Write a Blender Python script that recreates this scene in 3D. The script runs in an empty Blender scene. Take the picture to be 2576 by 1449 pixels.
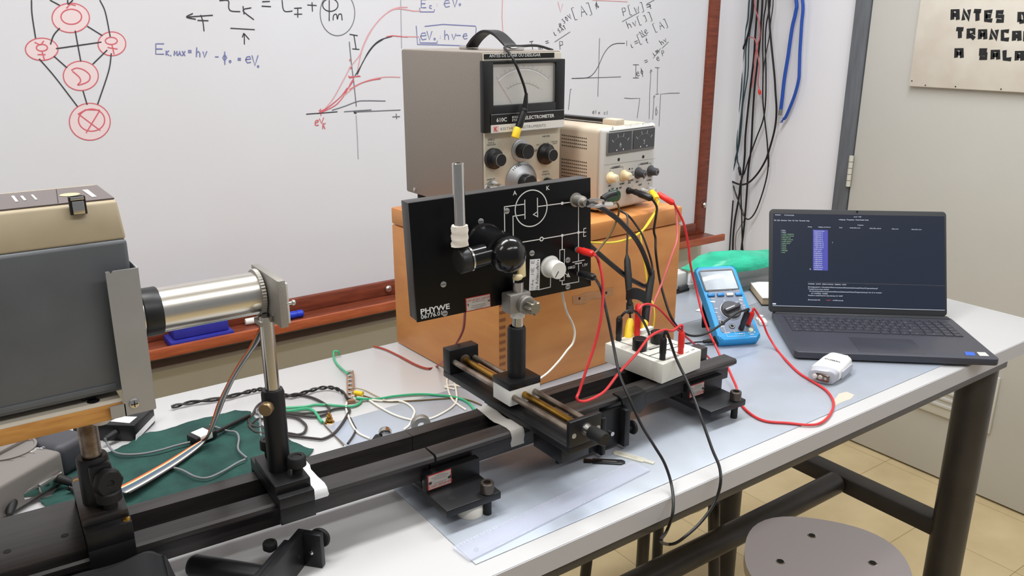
import bpy, bmesh, math, random
from mathutils import Vector, Matrix
random.seed(7)
R_ = math.radians
T = 0.94                                   # height of the bench top

# ------------------------------------------------------------------ camera, world, lights, exposure
scn = bpy.context.scene
CAMZ = T + 0.585
F_PX, YAW, PITCH = 2085.5, R_(54.517), R_(17.341)
cam_d = bpy.data.cameras.new('camera')
cam = bpy.data.objects.new('camera', cam_d)
scn.collection.objects.link(cam)
cam_d.sensor_fit = 'HORIZONTAL'; cam_d.sensor_width = 36.0
cam_d.lens = 36.0 * F_PX / 2576.0
cam_d.clip_start = 0.02
cam.location = (0, 0, CAMZ)
cam.rotation_euler = (math.pi / 2 - PITCH, 0, YAW - math.pi / 2)
scn.camera = cam

w = bpy.data.worlds.new('world'); scn.world = w; w.use_nodes = True
w.node_tree.nodes['Background'].inputs[0].default_value = (0.95, 0.97, 1.0, 1)
w.node_tree.nodes['Background'].inputs[1].default_value = 0.26

def area(name, loc, size, size_y, power, color=(1, 1, 1), rot=(0, 0, 0)):
    l = bpy.data.lights.new(name, 'AREA'); l.shape = 'RECTANGLE'
    l.size = size; l.size_y = size_y; l.energy = power; l.color = color
    o = bpy.data.objects.new(name, l); o.location = loc; o.rotation_euler = rot
    scn.collection.objects.link(o); return o

CEIL = 2.95
LAMPS = [(0.25, 1.10), (1.70, 1.05), (0.3, -0.7), (1.7, -0.8), (-1.2, 0.6)]
for i, (lx, ly) in enumerate(LAMPS):
    area('tube_light', (lx, ly, CEIL - 0.10), 1.2, 0.22, (26, 27, 15, 17, 15)[i], (0.975, 0.985, 0.985) if lx < 1 else (0.91, 0.955, 1.0))

scn.view_settings.view_transform = 'Standard'
scn.view_settings.look = 'None'
scn.view_settings.gamma = 1.0
scn.view_settings.use_curve_mapping = False
scn.view_settings.exposure = 0.0

# ------------------------------------------------------------------ projection helpers (photo pixel -> point in the room)
CX, CY = 1288.0, 724.5
_fw = Vector((math.cos(YAW) * math.cos(PITCH), math.sin(YAW) * math.cos(PITCH), -math.sin(PITCH)))
_rt = _fw.cross(Vector((0, 0, 1))).normalized()
_up = _rt.cross(_fw)
EYE = Vector((0, 0, CAMZ))
def ray(px, py): return _fw + _rt * ((px - CX) / F_PX) - _up * ((py - CY) / F_PX)
def on_z(px, py, z=0.0): d = ray(px, py); return EYE + d * ((T + z - EYE.z) / d.z)
def on_y(px, py, y): d = ray(px, py); return EYE + d * ((y - EYE.y) / d.y)
def on_x(px, py, x): d = ray(px, py); return EYE + d * ((x - EYE.x) / d.x)
def on_face(M, px, py, axis=1, val=0.0):
    """local point where the line of sight through a pixel meets local plane axis=val of a thing with matrix M"""
    I = M.inverted(); o = I @ EYE; d = (I.to_3x3()) @ ray(px, py)
    return o + d * ((val - o[axis]) / d[axis])
def V(x, y, z): return Vector((x, y, T + z))

# ------------------------------------------------------------------ materials
def lin(c):
    return tuple(((v / 255) / 12.92 if v / 255 <= 0.04045 else ((v / 255 + 0.055) / 1.055) ** 2.4) for v in c)
MATS = {}
def mat(name, rgb, rough=0.5, metal=0.0, var=0.0, scale=20.0, spec=0.5, bump=0.0, bscale=200.0, stretch=(1, 1, 1), trans=0.0, ior=1.45,
        emit=None, estr=1.0, rgb2=None, coat=0.0, detail=4.0, alpha=1.0):
    m = bpy.data.materials.new(name); m.use_nodes = True
    nt = m.node_tree; b = nt.nodes['Principled BSDF']
    c = lin(rgb)
    b.inputs['Base Color'].default_value = (*c, 1)
    b.inputs['Roughness'].default_value = rough
    b.inputs['Metallic'].default_value = metal
    b.inputs['Specular IOR Level'].default_value = spec
    b.inputs['IOR'].default_value = ior
    b.inputs['Transmission Weight'].default_value = trans
    b.inputs['Coat Weight'].default_value = coat
    b.inputs['Alpha'].default_value = alpha
    if emit:
        b.inputs['Emission Color'].default_value = (*lin(emit), 1); b.inputs['Emission Strength'].default_value = estr
    if var > 0 or rgb2 or bump > 0:
        tc = nt.nodes.new('ShaderNodeTexCoord'); mp = nt.nodes.new('ShaderNodeMapping')
        mp.inputs['Scale'].default_value = stretch
        nt.links.new(tc.outputs['Object'], mp.inputs['Vector'])
    if var > 0 or rgb2:
        n = nt.nodes.new('ShaderNodeTexNoise'); n.inputs['Scale'].default_value = scale; n.inputs['Detail'].default_value = detail
        nt.links.new(mp.outputs['Vector'], n.inputs['Vector'])
        r = nt.nodes.new('ShaderNodeValToRGB')
        c2 = lin(rgb2) if rgb2 else tuple(max(0, v * (1 - var)) for v in c)
        c1 = c if rgb2 else tuple(min(1, v * (1 + var)) for v in c)
        r.color_ramp.elements[0].position = 0.34; r.color_ramp.elements[1].position = 0.66
        r.color_ramp.elements[0].color = (*c2, 1); r.color_ramp.elements[1].color = (*c1, 1)
        nt.links.new(n.outputs['Fac'], r.inputs['Fac'])
        nt.links.new(r.outputs['Color'], b.inputs['Base Color'])
    if bump > 0:
        n2 = nt.nodes.new('ShaderNodeTexNoise'); n2.inputs['Scale'].default_value = bscale; n2.inputs['Detail'].default_value = 3
        nt.links.new(mp.outputs['Vector'], n2.inputs['Vector'])
        bp = nt.nodes.new('ShaderNodeBump'); bp.inputs['Strength'].default_value = bump; bp.inputs['Distance'].default_value = 0.002
        nt.links.new(n2.outputs['Fac'], bp.inputs['Height']); nt.links.new(bp.outputs['Normal'], b.inputs['Normal'])
    MATS[name] = m
    return m

M_wall = mat('wall paint', (232, 231, 235), 0.7, bump=0.05, bscale=60)
M_wall_low = mat('beige wall paint', (205, 202, 188), 0.7)
M_ceil = mat('ceiling paint', (235, 235, 232), 0.8)
M_board = mat('whiteboard enamel', (214, 214, 219), 0.28, var=0.012, scale=1.5, rgb2=(211, 209, 212))
M_mahog = mat('mahogany', (132, 66, 44), 0.38, scale=9, stretch=(1.5, 12, 12), rgb2=(104, 49, 34))
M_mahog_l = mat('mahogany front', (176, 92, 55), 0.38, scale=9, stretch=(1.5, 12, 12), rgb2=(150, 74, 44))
M_door = mat('door paint', (196, 193, 186), 0.55, var=0.015, scale=3)
M_frame = mat('grey steel frame', (98, 101, 106), 0.5, var=0.12, scale=14, stretch=(6, 6, 0.6))
M_hinge = mat('painted hinge', (205, 202, 190), 0.5)
M_lam = mat('white laminate', (194, 193, 193), 0.24, var=0.008, scale=6)
M_edge = mat('grey edge band', (182, 180, 183), 0.45)
M_steel_dark = mat('dark painted steel', (52, 48, 46), 0.4, var=0.15, scale=18)
M_black = mat('black anodised metal', (26, 26, 28), 0.36, var=0.12, scale=40, spec=0.4)
M_rail = mat('worn black rail metal', (56, 52, 51), 0.34, scale=22, stretch=(0.5, 6, 6), rgb2=(38, 35, 35), spec=0.55)
M_blackp = mat('black plastic', (22, 22, 23), 0.4)
M_blackg = mat('glossy black plastic', (14, 14, 16), 0.16)
M_rubber = mat('black rubber', (20, 20, 20), 0.6)
M_chrome = mat('polished steel', (205, 203, 200), 0.16, 1.0)
M_alu = mat('turned aluminium', (214, 210, 203), 0.27, 1.0, var=0.04, scale=60, stretch=(0.2, 8, 8))
M_alu_m = mat('matt aluminium', (178, 178, 180), 0.42, 0.75, var=0.05, scale=14)
M_cast = mat('cast metal', (160, 156, 150), 0.5, 0.85, bump=0.3, bscale=900)
M_brass = mat('brass', (176, 134, 62), 0.3, 1.0, var=0.2, scale=60)
M_steelrod = mat('tarnished steel rod', (168, 156, 144), 0.36, 0.9, scale=45, rgb2=(100, 84, 72), stretch=(1, 0.6, 1))
M_white = mat('white plastic', (228, 227, 222), 0.4)
M_paper = mat('white paper', (236, 236, 238), 0.8)
M_tape = mat('masking tape', (224, 216, 205), 0.7, bump=0.25, bscale=60)
M_tapeg = mat('grey tape', (176, 172, 166), 0.6, bump=0.2, bscale=60)
M_wood = mat('box wood', (212, 146, 82), 0.45, scale=7, stretch=(1, 1, 4), rgb2=(198, 130, 70), detail=4)
M_wood_d = mat('dovetail end grain', (146, 92, 52), 0.5, var=0.1, scale=40)
M_bare = mat('bare wood', (190, 138, 92), 0.6, var=0.08, scale=60, stretch=(1, 1, 5))
M_ply = mat('pale board', (206, 196, 180), 0.5, var=0.04, scale=20)
M_plyedge = mat('wood edge', (200, 146, 78), 0.5, scale=16, stretch=(2, 2, 14), rgb2=(178, 122, 60))
M_sheet = mat('zinc sheet', (182, 190, 204), 0.34, 0.30, scale=5, rgb2=(168, 173, 180), detail=6)
M_taupe = mat('taupe hammered paint', (134, 125, 117), 0.5, var=0.03, scale=200)
M_cream = mat('cream instrument paint', (196, 189, 171), 0.45, var=0.02, scale=30)
M_psu = mat('beige plastic', (196, 180, 160), 0.45)
M_psuf = mat('light grey plastic', (200, 198, 193), 0.42)
M_grey = mat('mid grey plastic', (120, 118, 116), 0.5)
M_dgrey = mat('dark grey plastic', (62, 62, 66), 0.45)
M_meterface = mat('meter dial', (214, 212, 206), 0.5)
M_meterglass = mat('meter window', (245, 245, 245), 0.04, alpha=0.10)
M_psumeter = mat('dark meter dial', (62, 64, 68), 0.25)
M_print_w = mat('white print', (222, 222, 220), 0.6)
M_print_k = mat('black print', (30, 30, 32), 0.6)
M_print_g = mat('grey print', (120, 118, 112), 0.6)
M_print_r = mat('red print', (190, 62, 58), 0.5)
M_tag = mat('tag plate', (206, 198, 192), 0.35, 0.3)
M_yellow = mat('yellow plastic', (236, 200, 40), 0.4)
M_red = mat('red plastic', (222, 42, 36), 0.4)
M_redw = mat('red wire', (206, 48, 52), 0.42)
M_dredw = mat('brick red wire', (160, 62, 48), 0.45)
M_redpale = mat('faded red wire', (196, 96, 98), 0.45)
M_blackw = mat('black wire', (24, 23, 23), 0.42)
M_dgreyw = mat('charcoal wire', (56, 52, 50), 0.45)
M_greyw = mat('grey wire', (120, 122, 124), 0.4)
M_greenw = mat('green wire', (64, 168, 122), 0.4)
M_tealw = mat('dark teal wire', (38, 62, 66), 0.45)
M_yelloww = mat('yellow wire', (222, 190, 50), 0.4)
M_brownw = mat('brown wire', (104, 82, 44), 0.45)
M_whitew = mat('white wire', (232, 226, 214), 0.4)
M_blue = mat('blue rubber', (42, 148, 208), 0.5, var=0.02, scale=80)
M_bluebtn = mat('blue button', (36, 120, 182), 0.4)
M_blueer = mat('blue felt plastic', (44, 46, 150), 0.55, var=0.06, scale=60)
M_bluepen = mat('blue pen cap', (30, 60, 190), 0.4)
M_bluerope = mat('blue nylon', (36, 78, 168), 0.45, bump=0.5, bscale=150)
M_dmmface = mat('slate face', (112, 122, 140), 0.35)
M_lcd = mat('pale display', (206, 214, 220), 0.08, 0.0, scale=9, rgb2=(150, 160, 172), coat=0.6)
M_ring = mat('pale ring print', (206, 210, 214), 0.5)
M_lap = mat('laptop carbon plastic', (58, 59, 68), 0.42)
M_lapb = mat('laptop bezel', (44, 45, 48), 0.5)
M_key = mat('laptop key', (48, 49, 58), 0.5)
M_screen = mat('laptop screen', (24, 28, 38), 0.2, emit=(28, 34, 48), estr=0.9)
M_scr_w = mat('screen text white', (150, 155, 165), 0.5, emit=(170, 176, 190), estr=0.7)
M_scr_g = mat('screen text green', (110, 140, 110), 0.5, emit=(120, 160, 120), estr=0.6)
M_scr_b = mat('screen selection blue', (50, 52, 120), 0.5, emit=(58, 60, 140), estr=0.8)
M_scr_r = mat('screen text red', (150, 60, 60), 0.5, emit=(170, 60, 60), estr=0.7)
M_stick_b = mat('blue sticker', (40, 90, 190), 0.4)
M_clear = mat('clear acrylic', (236, 238, 248), 0.04, trans=1.0, ior=1.49)
M_cloth = mat('green cloth', (36, 78, 70), 0.9, scale=30, rgb2=(28, 60, 56), bump=0.6, bscale=400)
M_bcloth = mat('black cloth', (24, 25, 28), 0.75, var=0.1, scale=10)
M_teal = mat('green plastic bag', (40, 190, 150), 0.35, scale=18, rgb2=(30, 160, 126), bump=0.8, bscale=60, stretch=(1, 1, 4))
M_tan = mat('tan board', (196, 176, 146), 0.7)
M_floor = None
M_ink = {'k': mat('black marker ink', (52, 54, 58), 0.6), 'r': mat('red marker ink', (206, 96, 106), 0.6), 'p': mat('faded red ink', (216, 156, 160), 0.6),
         'b': mat('blue marker ink', (112, 118, 168), 0.6), 'g': mat('faint grey ink', (166, 166, 172), 0.6), 'm': mat('grey marker ink', (108, 110, 118), 0.6)}
M_pinkfill = mat('pink marker smear', (226, 206, 207), 0.35)
M_lampglow = mat('lamp diffuser', (255, 255, 255), 0.5, emit=(255, 252, 245), estr=2.5)
M_led = mat('lit indicator lamp', (255, 210, 170), 0.4, emit=(255, 190, 140), estr=4.0)
M_greenbtn = mat('dark green switch', (36, 82, 62), 0.35)

# ------------------------------------------------------------------ mesh builder
def smooth_pts(pts, k=6):
    pts = [Vector(p) for p in pts]
    if len(pts) < 3: return pts
    out = []
    P = [pts[0] * 2 - pts[1]] + pts + [pts[-1] * 2 - pts[-2]]
    for i in range(1, len(P) - 2):
        a, b, c, d = P[i - 1], P[i], P[i + 1], P[i + 2]
        for j in range(k):
            t = j / k
            out.append(0.5 * ((2 * b) + (c - a) * t + (2 * a - 5 * b + 4 * c - d) * t * t + (3 * b - a - 3 * c + d) * t ** 3))
    out.append(pts[-1]); return out

class MB:
    def __init__(s): s.bm = bmesh.new(); s.mats = []
    def mi(s, m):
        if m not in s.mats: s.mats.append(m)
        return s.mats.index(m)
    def _fin(s, faces, m):
        i = s.mi(m)
        for f in faces: f.material_index = i; f.smooth = True
    def box(s, a, b, m, bev=0.0, M=None, seg=2):
        a, b = Vector(a), Vector(b)
        lo = Vector([min(a[i], b[i]) for i in range(3)]); hi = Vector([max(a[i], b[i]) for i in range(3)])
        n0 = len(s.bm.faces)
        t = bmesh.new()
        r = bmesh.ops.create_cube(t, size=1.0)
        for v in t.verts: v.co = Vector([lo[i] + (v.co[i] + 0.5) * (hi[i] - lo[i]) for i in range(3)])
        if bev > 0:
            bev = min(bev, 0.49 * min(hi[i] - lo[i] for i in range(3)))
            bmesh.ops.bevel(t, geom=list(t.edges), offset=bev, segments=seg, affect='EDGES', profile=0.5)
        s._merge(t, m, M); return s
    def _merge(s, t, m, M=None):
        idx = s.mi(m); vm = {}
        for v in t.verts: vm[v] = s.bm.verts.new((M @ v.co) if M else v.co)
        for f in t.faces:
            try:
                g = s.bm.faces.new([vm[v] for v in f.verts]); g.material_index = idx; g.smooth = True
            except ValueError: pass
        t.free()
    def ring_loft(s, rings, m, cap=True, closed=True):
        idx = s.mi(m); R = [[s.bm.verts.new(p) for p in r] for r in rings]
        n = len(R[0])
        for i in range(len(R) - 1):
            for j in range(n if closed else n - 1):
                k = (j + 1) % n
                try:
                    f = s.bm.faces.new((R[i][j], R[i][k], R[i + 1][k], R[i + 1][j])); f.material_index = idx; f.smooth = True
                except ValueError: pass
        if cap:
            for r, rev in ((R[0], True), (R[-1], False)):
                try:
                    f = s.bm.faces.new(r[::-1] if rev else r); f.material_index = idx; f.smooth = True
                except ValueError: pass
        return s
    def lathe(s, prof, p0, p1, m, n=24, cap=True):
        """prof: [(radius, t)] with t metres along p0->p1"""
        p0, p1 = Vector(p0), Vector(p1); ax = (p1 - p0).normalized()
        u = ax.orthogonal().normalized(); v = ax.cross(u)
        rings = [[p0 + ax * t + (u * math.cos(2 * math.pi * i / n) + v * math.sin(2 * math.pi * i / n)) * max(r, 1e-5) for i in range(n)] for r, t in prof]
        return s.ring_loft(rings, m, cap)
    def cyl(s, p0, p1, r, m, n=20, r1=None, bev=0.0):
        L = (Vector(p1) - Vector(p0)).length; r1 = r if r1 is None else r1
        if bev > 0: prof = [(r - bev, 0), (r, bev), (r1, L - bev), (r1 - bev, L)]
        else: prof = [(r, 0), (r1, L)]
        return s.lathe(prof, p0, p1, m, n)
    def tube(s, pts, r, m, n=8, k=6, sm=True, r1=None):
        P = smooth_pts(pts, k) if sm else [Vector(p) for p in pts]
        P = [p for i, p in enumerate(P) if i == 0 or (p - P[i - 1]).length > 1e-5]
        rings = []; u = None
        for i, p in enumerate(P):
            t = (P[min(i + 1, len(P) - 1)] - P[max(i - 1, 0)]).normalized()
            if u is None: u = t.orthogonal().normalized()
            u = (u - t * u.dot(t)); u = u.normalized() if u.length > 1e-6 else t.orthogonal().normalized()
            v = t.cross(u); rr = r if r1 is None else r + (r1 - r) * i / max(1, len(P) - 1)
            rings.append([p + (u * math.cos(2 * math.pi * j / n) + v * math.sin(2 * math.pi * j / n)) * rr for j in range(n)])
        return s.ring_loft(rings, m)
    def sphere(s, c, r, m, sc=(1, 1, 1), n=24, M=None):
        t = bmesh.new(); bmesh.ops.create_uvsphere(t, u_segments=n, v_segments=n // 2, radius=r)
        for v in t.verts: v.co = Vector(c) + Vector([v.co[i] * sc[i] for i in range(3)])
        s._merge(t, m, M); return s
    def prism(s, poly, h0, h1, m, M=None, bev=0.0):
        """polygon in local XY extruded from z=h0 to h1, then M"""
        t = bmesh.new(); vs = [t.verts.new((x, y, h0)) for x, y in poly]
        f = t.faces.new(vs); r = bmesh.ops.extrude_face_region(t, geom=[f])
        for v in [g for g in r['geom'] if isinstance(g, bmesh.types.BMVert)]: v.co.z = h1
        bmesh.ops.recalc_face_normals(t, faces=t.faces)
        if bev > 0: bmesh.ops.bevel(t, geom=list(t.edges), offset=bev, segments=2, affect='EDGES', profile=0.5)
        s._merge(t, m, M); return s
    def ribbon(s, pts, wd, m, nrm, sm=False, k=5, lift=0.0, closed=False):
        P = smooth_pts(pts, k) if sm else [Vector(p) for p in pts]
        nrm = Vector(nrm).normalized(); idx = s.mi(m); L = []
        for i, p in enumerate(P):
            if closed: t = P[(i + 1) % len(P)] - P[i - 1]
            else: t = P[min(i + 1, len(P) - 1)] - P[max(i - 1, 0)]
            if t.length < 1e-7: t = Vector((1, 0, 0))
            sd = t.normalized().cross(nrm)
            if sd.length < 1e-6: sd = nrm.orthogonal()
            sd = sd.normalized() * wd / 2
            L.append((s.bm.verts.new(p + sd + nrm * lift), s.bm.verts.new(p - sd + nrm * lift)))
        rng = range(len(L)) if closed else range(len(L) - 1)
        for i in rng:
            a, b = L[i], L[(i + 1) % len(L)]
            f = s.bm.faces.new((a[0], b[0], b[1], a[1])); f.material_index = idx; f.smooth = False
        return s
    def quad(s, pts, m):
        f = s.bm.faces.new([s.bm.verts.new(Vector(p)) for p in pts]); f.material_index = s.mi(m); return s
    def disc(s, c, r, nrm, m, n=24, ry=None):
        c = Vector(c); nrm = Vector(nrm).normalized(); u = Vector((1, 0, 0)); u = (u - nrm * u.dot(nrm))
        u = u.normalized() if u.length > 1e-3 else Vector((0, 1, 0)); v = nrm.cross(u); ry = ry or r
        return s.quad([c + u * math.cos(2 * math.pi * i / n) * r + v * math.sin(2 * math.pi * i / n) * ry for i in range(n)], m)
    def text(s, body, M, size, m, align='LEFT', sx=1.0, bold=0.0, sp=1.0):
        c = bpy.data.curves.new('t', 'FONT'); c.body = body; c.size = size; c.align_x = align; c.offset = bold; c.space_character = sp; c.resolution_u = 2
        o = bpy.data.objects.new('t', c); scn.collection.objects.link(o)
        dg = bpy.context.evaluated_depsgraph_get(); me = bpy.data.meshes.new_from_object(o.evaluated_get(dg))
        t = bmesh.new(); t.from_mesh(me)
        S = Matrix.Diagonal((sx, 1, 1, 1))
        s._merge(t, m, M @ S)
        bpy.data.objects.remove(o); bpy.data.curves.remove(c); bpy.data.meshes.remove(me); return s
    def build(s, name, parent=None, label=None, kind=None, recalc=True):
        if recalc: bmesh.ops.recalc_face_normals(s.bm, faces=s.bm.faces)
        me = bpy.data.meshes.new(name); s.bm.to_mesh(me); s.bm.free()
        for m in s.mats: me.materials.append(m)
        try: me.set_sharp_from_angle(angle=R_(38))
        except Exception: pass
        o = bpy.data.objects.new(name, me); scn.collection.objects.link(o)
        if parent: o.parent = parent
        if label: o['label'] = label
        if kind: o['kind'] = kind
        return o

def FM(x, z, y=0.0):
    """matrix for text on a local front face (normal -Y)"""
    return Matrix.Translation((x, y, z)) @ Matrix.Rotation(R_(90), 4, 'X')
def rotm(yaw=0, tilt=0, roll=0): return Matrix.Rotation(R_(yaw), 4, 'Z') @ Matrix.Rotation(R_(tilt), 4, 'X') @ Matrix.Rotation(R_(roll), 4, 'Y')
def thing(name, label, cat, loc=(0, 0, 0), yaw=0, tilt=0, roll=0, group=None):
    o = bpy.data.objects.new(name, None); o.empty_display_size = 0.05; scn.collection.objects.link(o)
    o.location = loc; o.rotation_euler = rotm(yaw, tilt, roll).to_euler()
    o['label'] = label; o['category'] = cat
    if group: o['group'] = group
    return o
def mw(o): return Matrix.LocRotScale(o.location, o.rotation_euler, o.scale)
def tag(o, label, cat, group=None):
    o['label'] = label; o['category'] = cat
    if group: o['group'] = group
    return o
def struct(name, mb, parent=None):
    o = mb.build(name, parent)
    if not parent: o['kind'] = 'structure'
    return o

# ------------------------------------------------------------------ the room
YB, XR = 2.25, 2.764
# floor tiles: brick-free grid of 0.295 m squares
m = bpy.data.materials.new('vinyl floor tile'); m.use_nodes = True; nt = m.node_tree; b = nt.nodes['Principled BSDF']
b.inputs['Roughness'].default_value = 0.42
tc = nt.nodes.new('ShaderNodeTexCoord'); mp = nt.nodes.new('ShaderNodeMapping'); nt.links.new(tc.outputs['Object'], mp.inputs['Vector'])
g0 = on_z(1880 + 1250 / 2.904, 950 + 1080 / 2.904, -T)
mp.inputs['Location'].default_value = (-g0.x, -g0.y, 0)
br = nt.nodes.new('ShaderNodeTexBrick'); nt.links.new(mp.outputs['Vector'], br.inputs['Vector'])
br.offset = 0.0; br.inputs['Scale'].default_value = 1.0; br.inputs['Brick Width'].default_value = 0.295; br.inputs['Row Height'].default_value = 0.295
br.inputs['Mortar Size'].default_value = 0.0012; br.inputs['Mortar Smooth'].default_value = 0.3
br.inputs['Color1'].default_value = (*lin((214, 194, 152)), 1); br.inputs['Color2'].default_value = (*lin((208, 186, 142)), 1); br.inputs['Mortar'].default_value = (*lin((150, 126, 86)), 1)
nz = nt.nodes.new('ShaderNodeTexNoise'); nz.inputs['Scale'].default_value = 5; nz.inputs['Detail'].default_value = 5; nt.links.new(tc.outputs['Object'], nz.inputs['Vector'])
mx = nt.nodes.new('ShaderNodeMix'); mx.data_type = 'RGBA'; mx.blend_type = 'MULTIPLY'
rp = nt.nodes.new('ShaderNodeValToRGB'); rp.color_ramp.elements[0].position = 0.3; rp.color_ramp.elements[1].position = 0.7
rp.color_ramp.elements[0].color = (0.80, 0.78, 0.74, 1); rp.color_ramp.elements[1].color = (1, 1, 1, 1)
nt.links.new(nz.outputs['Fac'], rp.inputs['Fac']); nt.links.new(br.outputs['Color'], mx.inputs['A']); nt.links.new(rp.outputs['Color'], mx.inputs['B'])
mx.inputs['Factor'].default_value = 1.0; nt.links.new(mx.outputs['Result'], b.inputs['Base Color'])
M_floor = m
struct('floor', MB().box((-2.6, -2.4, -0.1), (XR, YB, 0), M_floor))
struct('wall_back', MB().box((-2.6, YB, 0), (XR + 0.1, YB + 0.1, CEIL), M_wall))
struct('wall_right', MB().box((XR, -2.4, 0), (XR + 0.1, YB, CEIL), M_wall))
struct('ceiling', MB().box((-2.6, -2.4, CEIL), (XR + 0.1, YB + 0.1, CEIL + 0.1), M_ceil))
for i, (lx, ly) in enumerate(LAMPS):
    t = thing('ceiling_lamp', 'white ceiling lamp fixture above the lab', 'lamp', (lx, ly, CEIL - 0.075), group='ceiling lamps above the bench')
    MB().box((-0.64, -0.15, 0.0), (0.64, 0.15, 0.075), M_white, 0.006).build('housing', t)
    MB().box((-0.6, -0.12, -0.012), (0.6, 0.12, 0.0), M_lampglow).build('diffuser', t)

# lower wall paint and cable trunking under the board tray
xd = on_y(1760, 640, YB).x
zt1 = on_y(992, 797, 2.19).z; zt0 = on_y(992, 809, 2.19).z
struct('trim_2', MB().box((-2.6, YB - 0.006, 0), (xd, YB, zt1 + 0.06), M_wall_low))
struct('trim_3', MB().box((-2.6, 2.19, zt0), (xd - 0.25, YB - 0.006, zt1), mat('grey trunking', (168, 164, 156), 0.5), 0.003))

# door in the right wall
yf0, yf1 = 1.784, on_x(2175, 230, XR).y
yd0 = yf1 - 0.003; yd1 = 0.86
struct('trim_1', MB().box((XR - 0.03, yf1, 0), (XR, yf0, 2.16), M_frame, 0.003).box((XR - 0.03, yd1 - 0.068, 0), (XR, yd1 - 0.003, 2.16), M_frame, 0.003).box((XR - 0.03, yd1 - 0.003, 2.10), (XR, yf1, 2.16), M_frame, 0.003))
door = struct('door_1', MB().box((XR - 0.022, yd1, 0.008), (XR, yd0, 2.097), M_door, 0.002))
hz1, hz0 = on_x(2152, 392, XR - 0.03).z, on_x(2140, 470, XR - 0.03).z
hb = MB()
for i in range(5):
    za = hz0 + (hz1 - hz0) * i / 5
    hb.cyl((XR - 0.034, yd0 + 0.001, za + 0.001), (XR - 0.034, yd0 + 0.001, za + (hz1 - hz0) / 5 - 0.001), 0.008, M_hinge, 12)
hb.build('hinge', door)
p = on_x(2490, 1091, XR - 0.03)
gv = MB().box((XR - 0.036, p.y, p.z), (XR - 0.022, p.y + 0.42, p.z + 0.2), M_hinge, 0.003)
for i in range(6):
    gv.box((XR - 0.042, p.y + 0.03, p.z + 0.035 + i * 0.026), (XR - 0.034, p.y + 0.39, p.z + 0.047 + i * 0.026), M_door, 0.002)
gv.build('vent_grille', door)

# ------------------------------------------------------------------ stroke lettering
G = {'E': [[(1, 1), (0, 1), (0, 0), (1, 0)], [(0, .5), (.8, .5)]], 'e': [[(0, .35), (.9, .42), (.7, .68), (.2, .62), (0, .3), (.3, 0), (.9, .08)]],
     'K': [[(0, 1), (0, 0)], [(.9, 1), (0, .45), (1, 0)]], 'k': [[(0, 1), (0, 0)], [(.7, .6), (0, .3), (.8, 0)]], 'M': [[(0, 0), (.1, 1), (.5, .3), (.9, 1), (1, 0)]],
     'A': [[(0, 0), (.5, 1), (1, 0)], [(.2, .4), (.8, .4)]], 'X': [[(0, 0), (1, 1)], [(0, 1), (1, 0)]], '=': [[(0, .62), (.9, .62)], [(0, .34), (.9, .34)]], '-': [[(0, .45), (.9, .45)]],
     'h': [[(0, 1), (0, 0)], [(0, .4), (.4, .6), (.7, .4), (.75, 0)]], 'v': [[(0, .6), (.35, 0), (.8, .65)]], 'V': [[(0, 1), (.45, 0), (.95, 1)]],
     'o': [[(.4, .55), (.05, .3), (.4, 0), (.75, .3), (.4, .55)]], '0': [[(.4, 1), (.05, .5), (.4, 0), (.75, .5), (.4, 1)]], '.': [[(.2, 0), (.3, .05)]], ',': [[(.25, .1), (.15, -.15)]],
     'f': [[(.4, .9), (.05, .5), (.4, .1), (.75, .5), (.4, .9)], [(.4, 1.2), (.42, -.3)]], 'P': [[(0, 0), (.05, 1), (.7, .9), (.7, .55), (.05, .45)]], '[': [[(.5, 1.1), (.1, 1.1), (.1, -.1), (.5, -.1)]],
     ']': [[(.1, 1.1), (.5, 1.1), (.5, -.1), (.1, -.1)]], 't': [[(.4, 1), (.4, .1), (.7, 0)], [(.1, .6), (.7, .62)]], 'I': [[(0, 1), (.8, 1)], [(.4, 1), (.4, 0)], [(0, 0), (.8, 0)]],
     'i': [[(.3, .55), (.2, .1), (.5, 0)], [(.35, .8), (.37, .83)]], 'W': [[(0, .7), (.2, 0), (.45, .5), (.7, 0), (.95, .7)]], 'm': [[(0, 0), (0, .6), (0, .45), (.3, .6), (.42, 0), (.45, .45), (.75, .6), (.9, 0)]],
     'J': [[(.2, .9), (.6, .9), (.6, .1), (.2, .1)]], 'N': [[(0, 0), (0, 1), (.8, 0), (.8, 1)]], 'r': [[(0, .6), (0, 0)], [(0, .4), (.5, .6)]], 's': [[(.7, .55), (.2, .5), (.6, .2), (.1, 0)]],
     'S': [[(.8, .9), (.2, .95), (.1, .6), (.7, .4), (.6, .05), (0, .05)]], 'T': [[(0, 1), (.9, 1)], [(.45, 1), (.45, 0)]], '3': [[(0, .9), (.6, .95), (.25, .55), (.65, .3), (.4, 0), (0, .1)]], '@': [[(.7, .5), (.4, .7), (.3, .3), (.6, .3), (.8, .8), (.2, .9), (0, .3), (.5, 0)]],
     'p': [[(0, .6), (0, -.4)], [(0, .55), (.6, .5), (.5, .1), (0, .1)]], 'c': [[(.7, .55), (.2, .6), (.05, .2), (.7, .05)]], 'l': [[(.2, 1), (.2, 0)]], 'a': [[(.6, .5), (.1, .45), (.2, 0), (.6, .2), (.6, .5), (.7, 0)]], 'n': [[(0, .6), (0, 0)], [(0, .4), (.5, .6), (.6, 0)]],
     ':': [[(.2, .5), (.25, .55)], [(.2, .1), (.25, .15)]], '/': [[(0, 0), (.7, 1)]], '+': [[(0, .45), (.9, .45)], [(.45, .9), (.45, 0)]], ' ': [], '?': [[(0, .5), (.5, .7), (.8, .4), (.3, .1), (0, .3)]], 'd': [[(.6, 1), (.6, 0), (.1, .1), (.1, .45), (.6, .5)]]}
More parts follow.
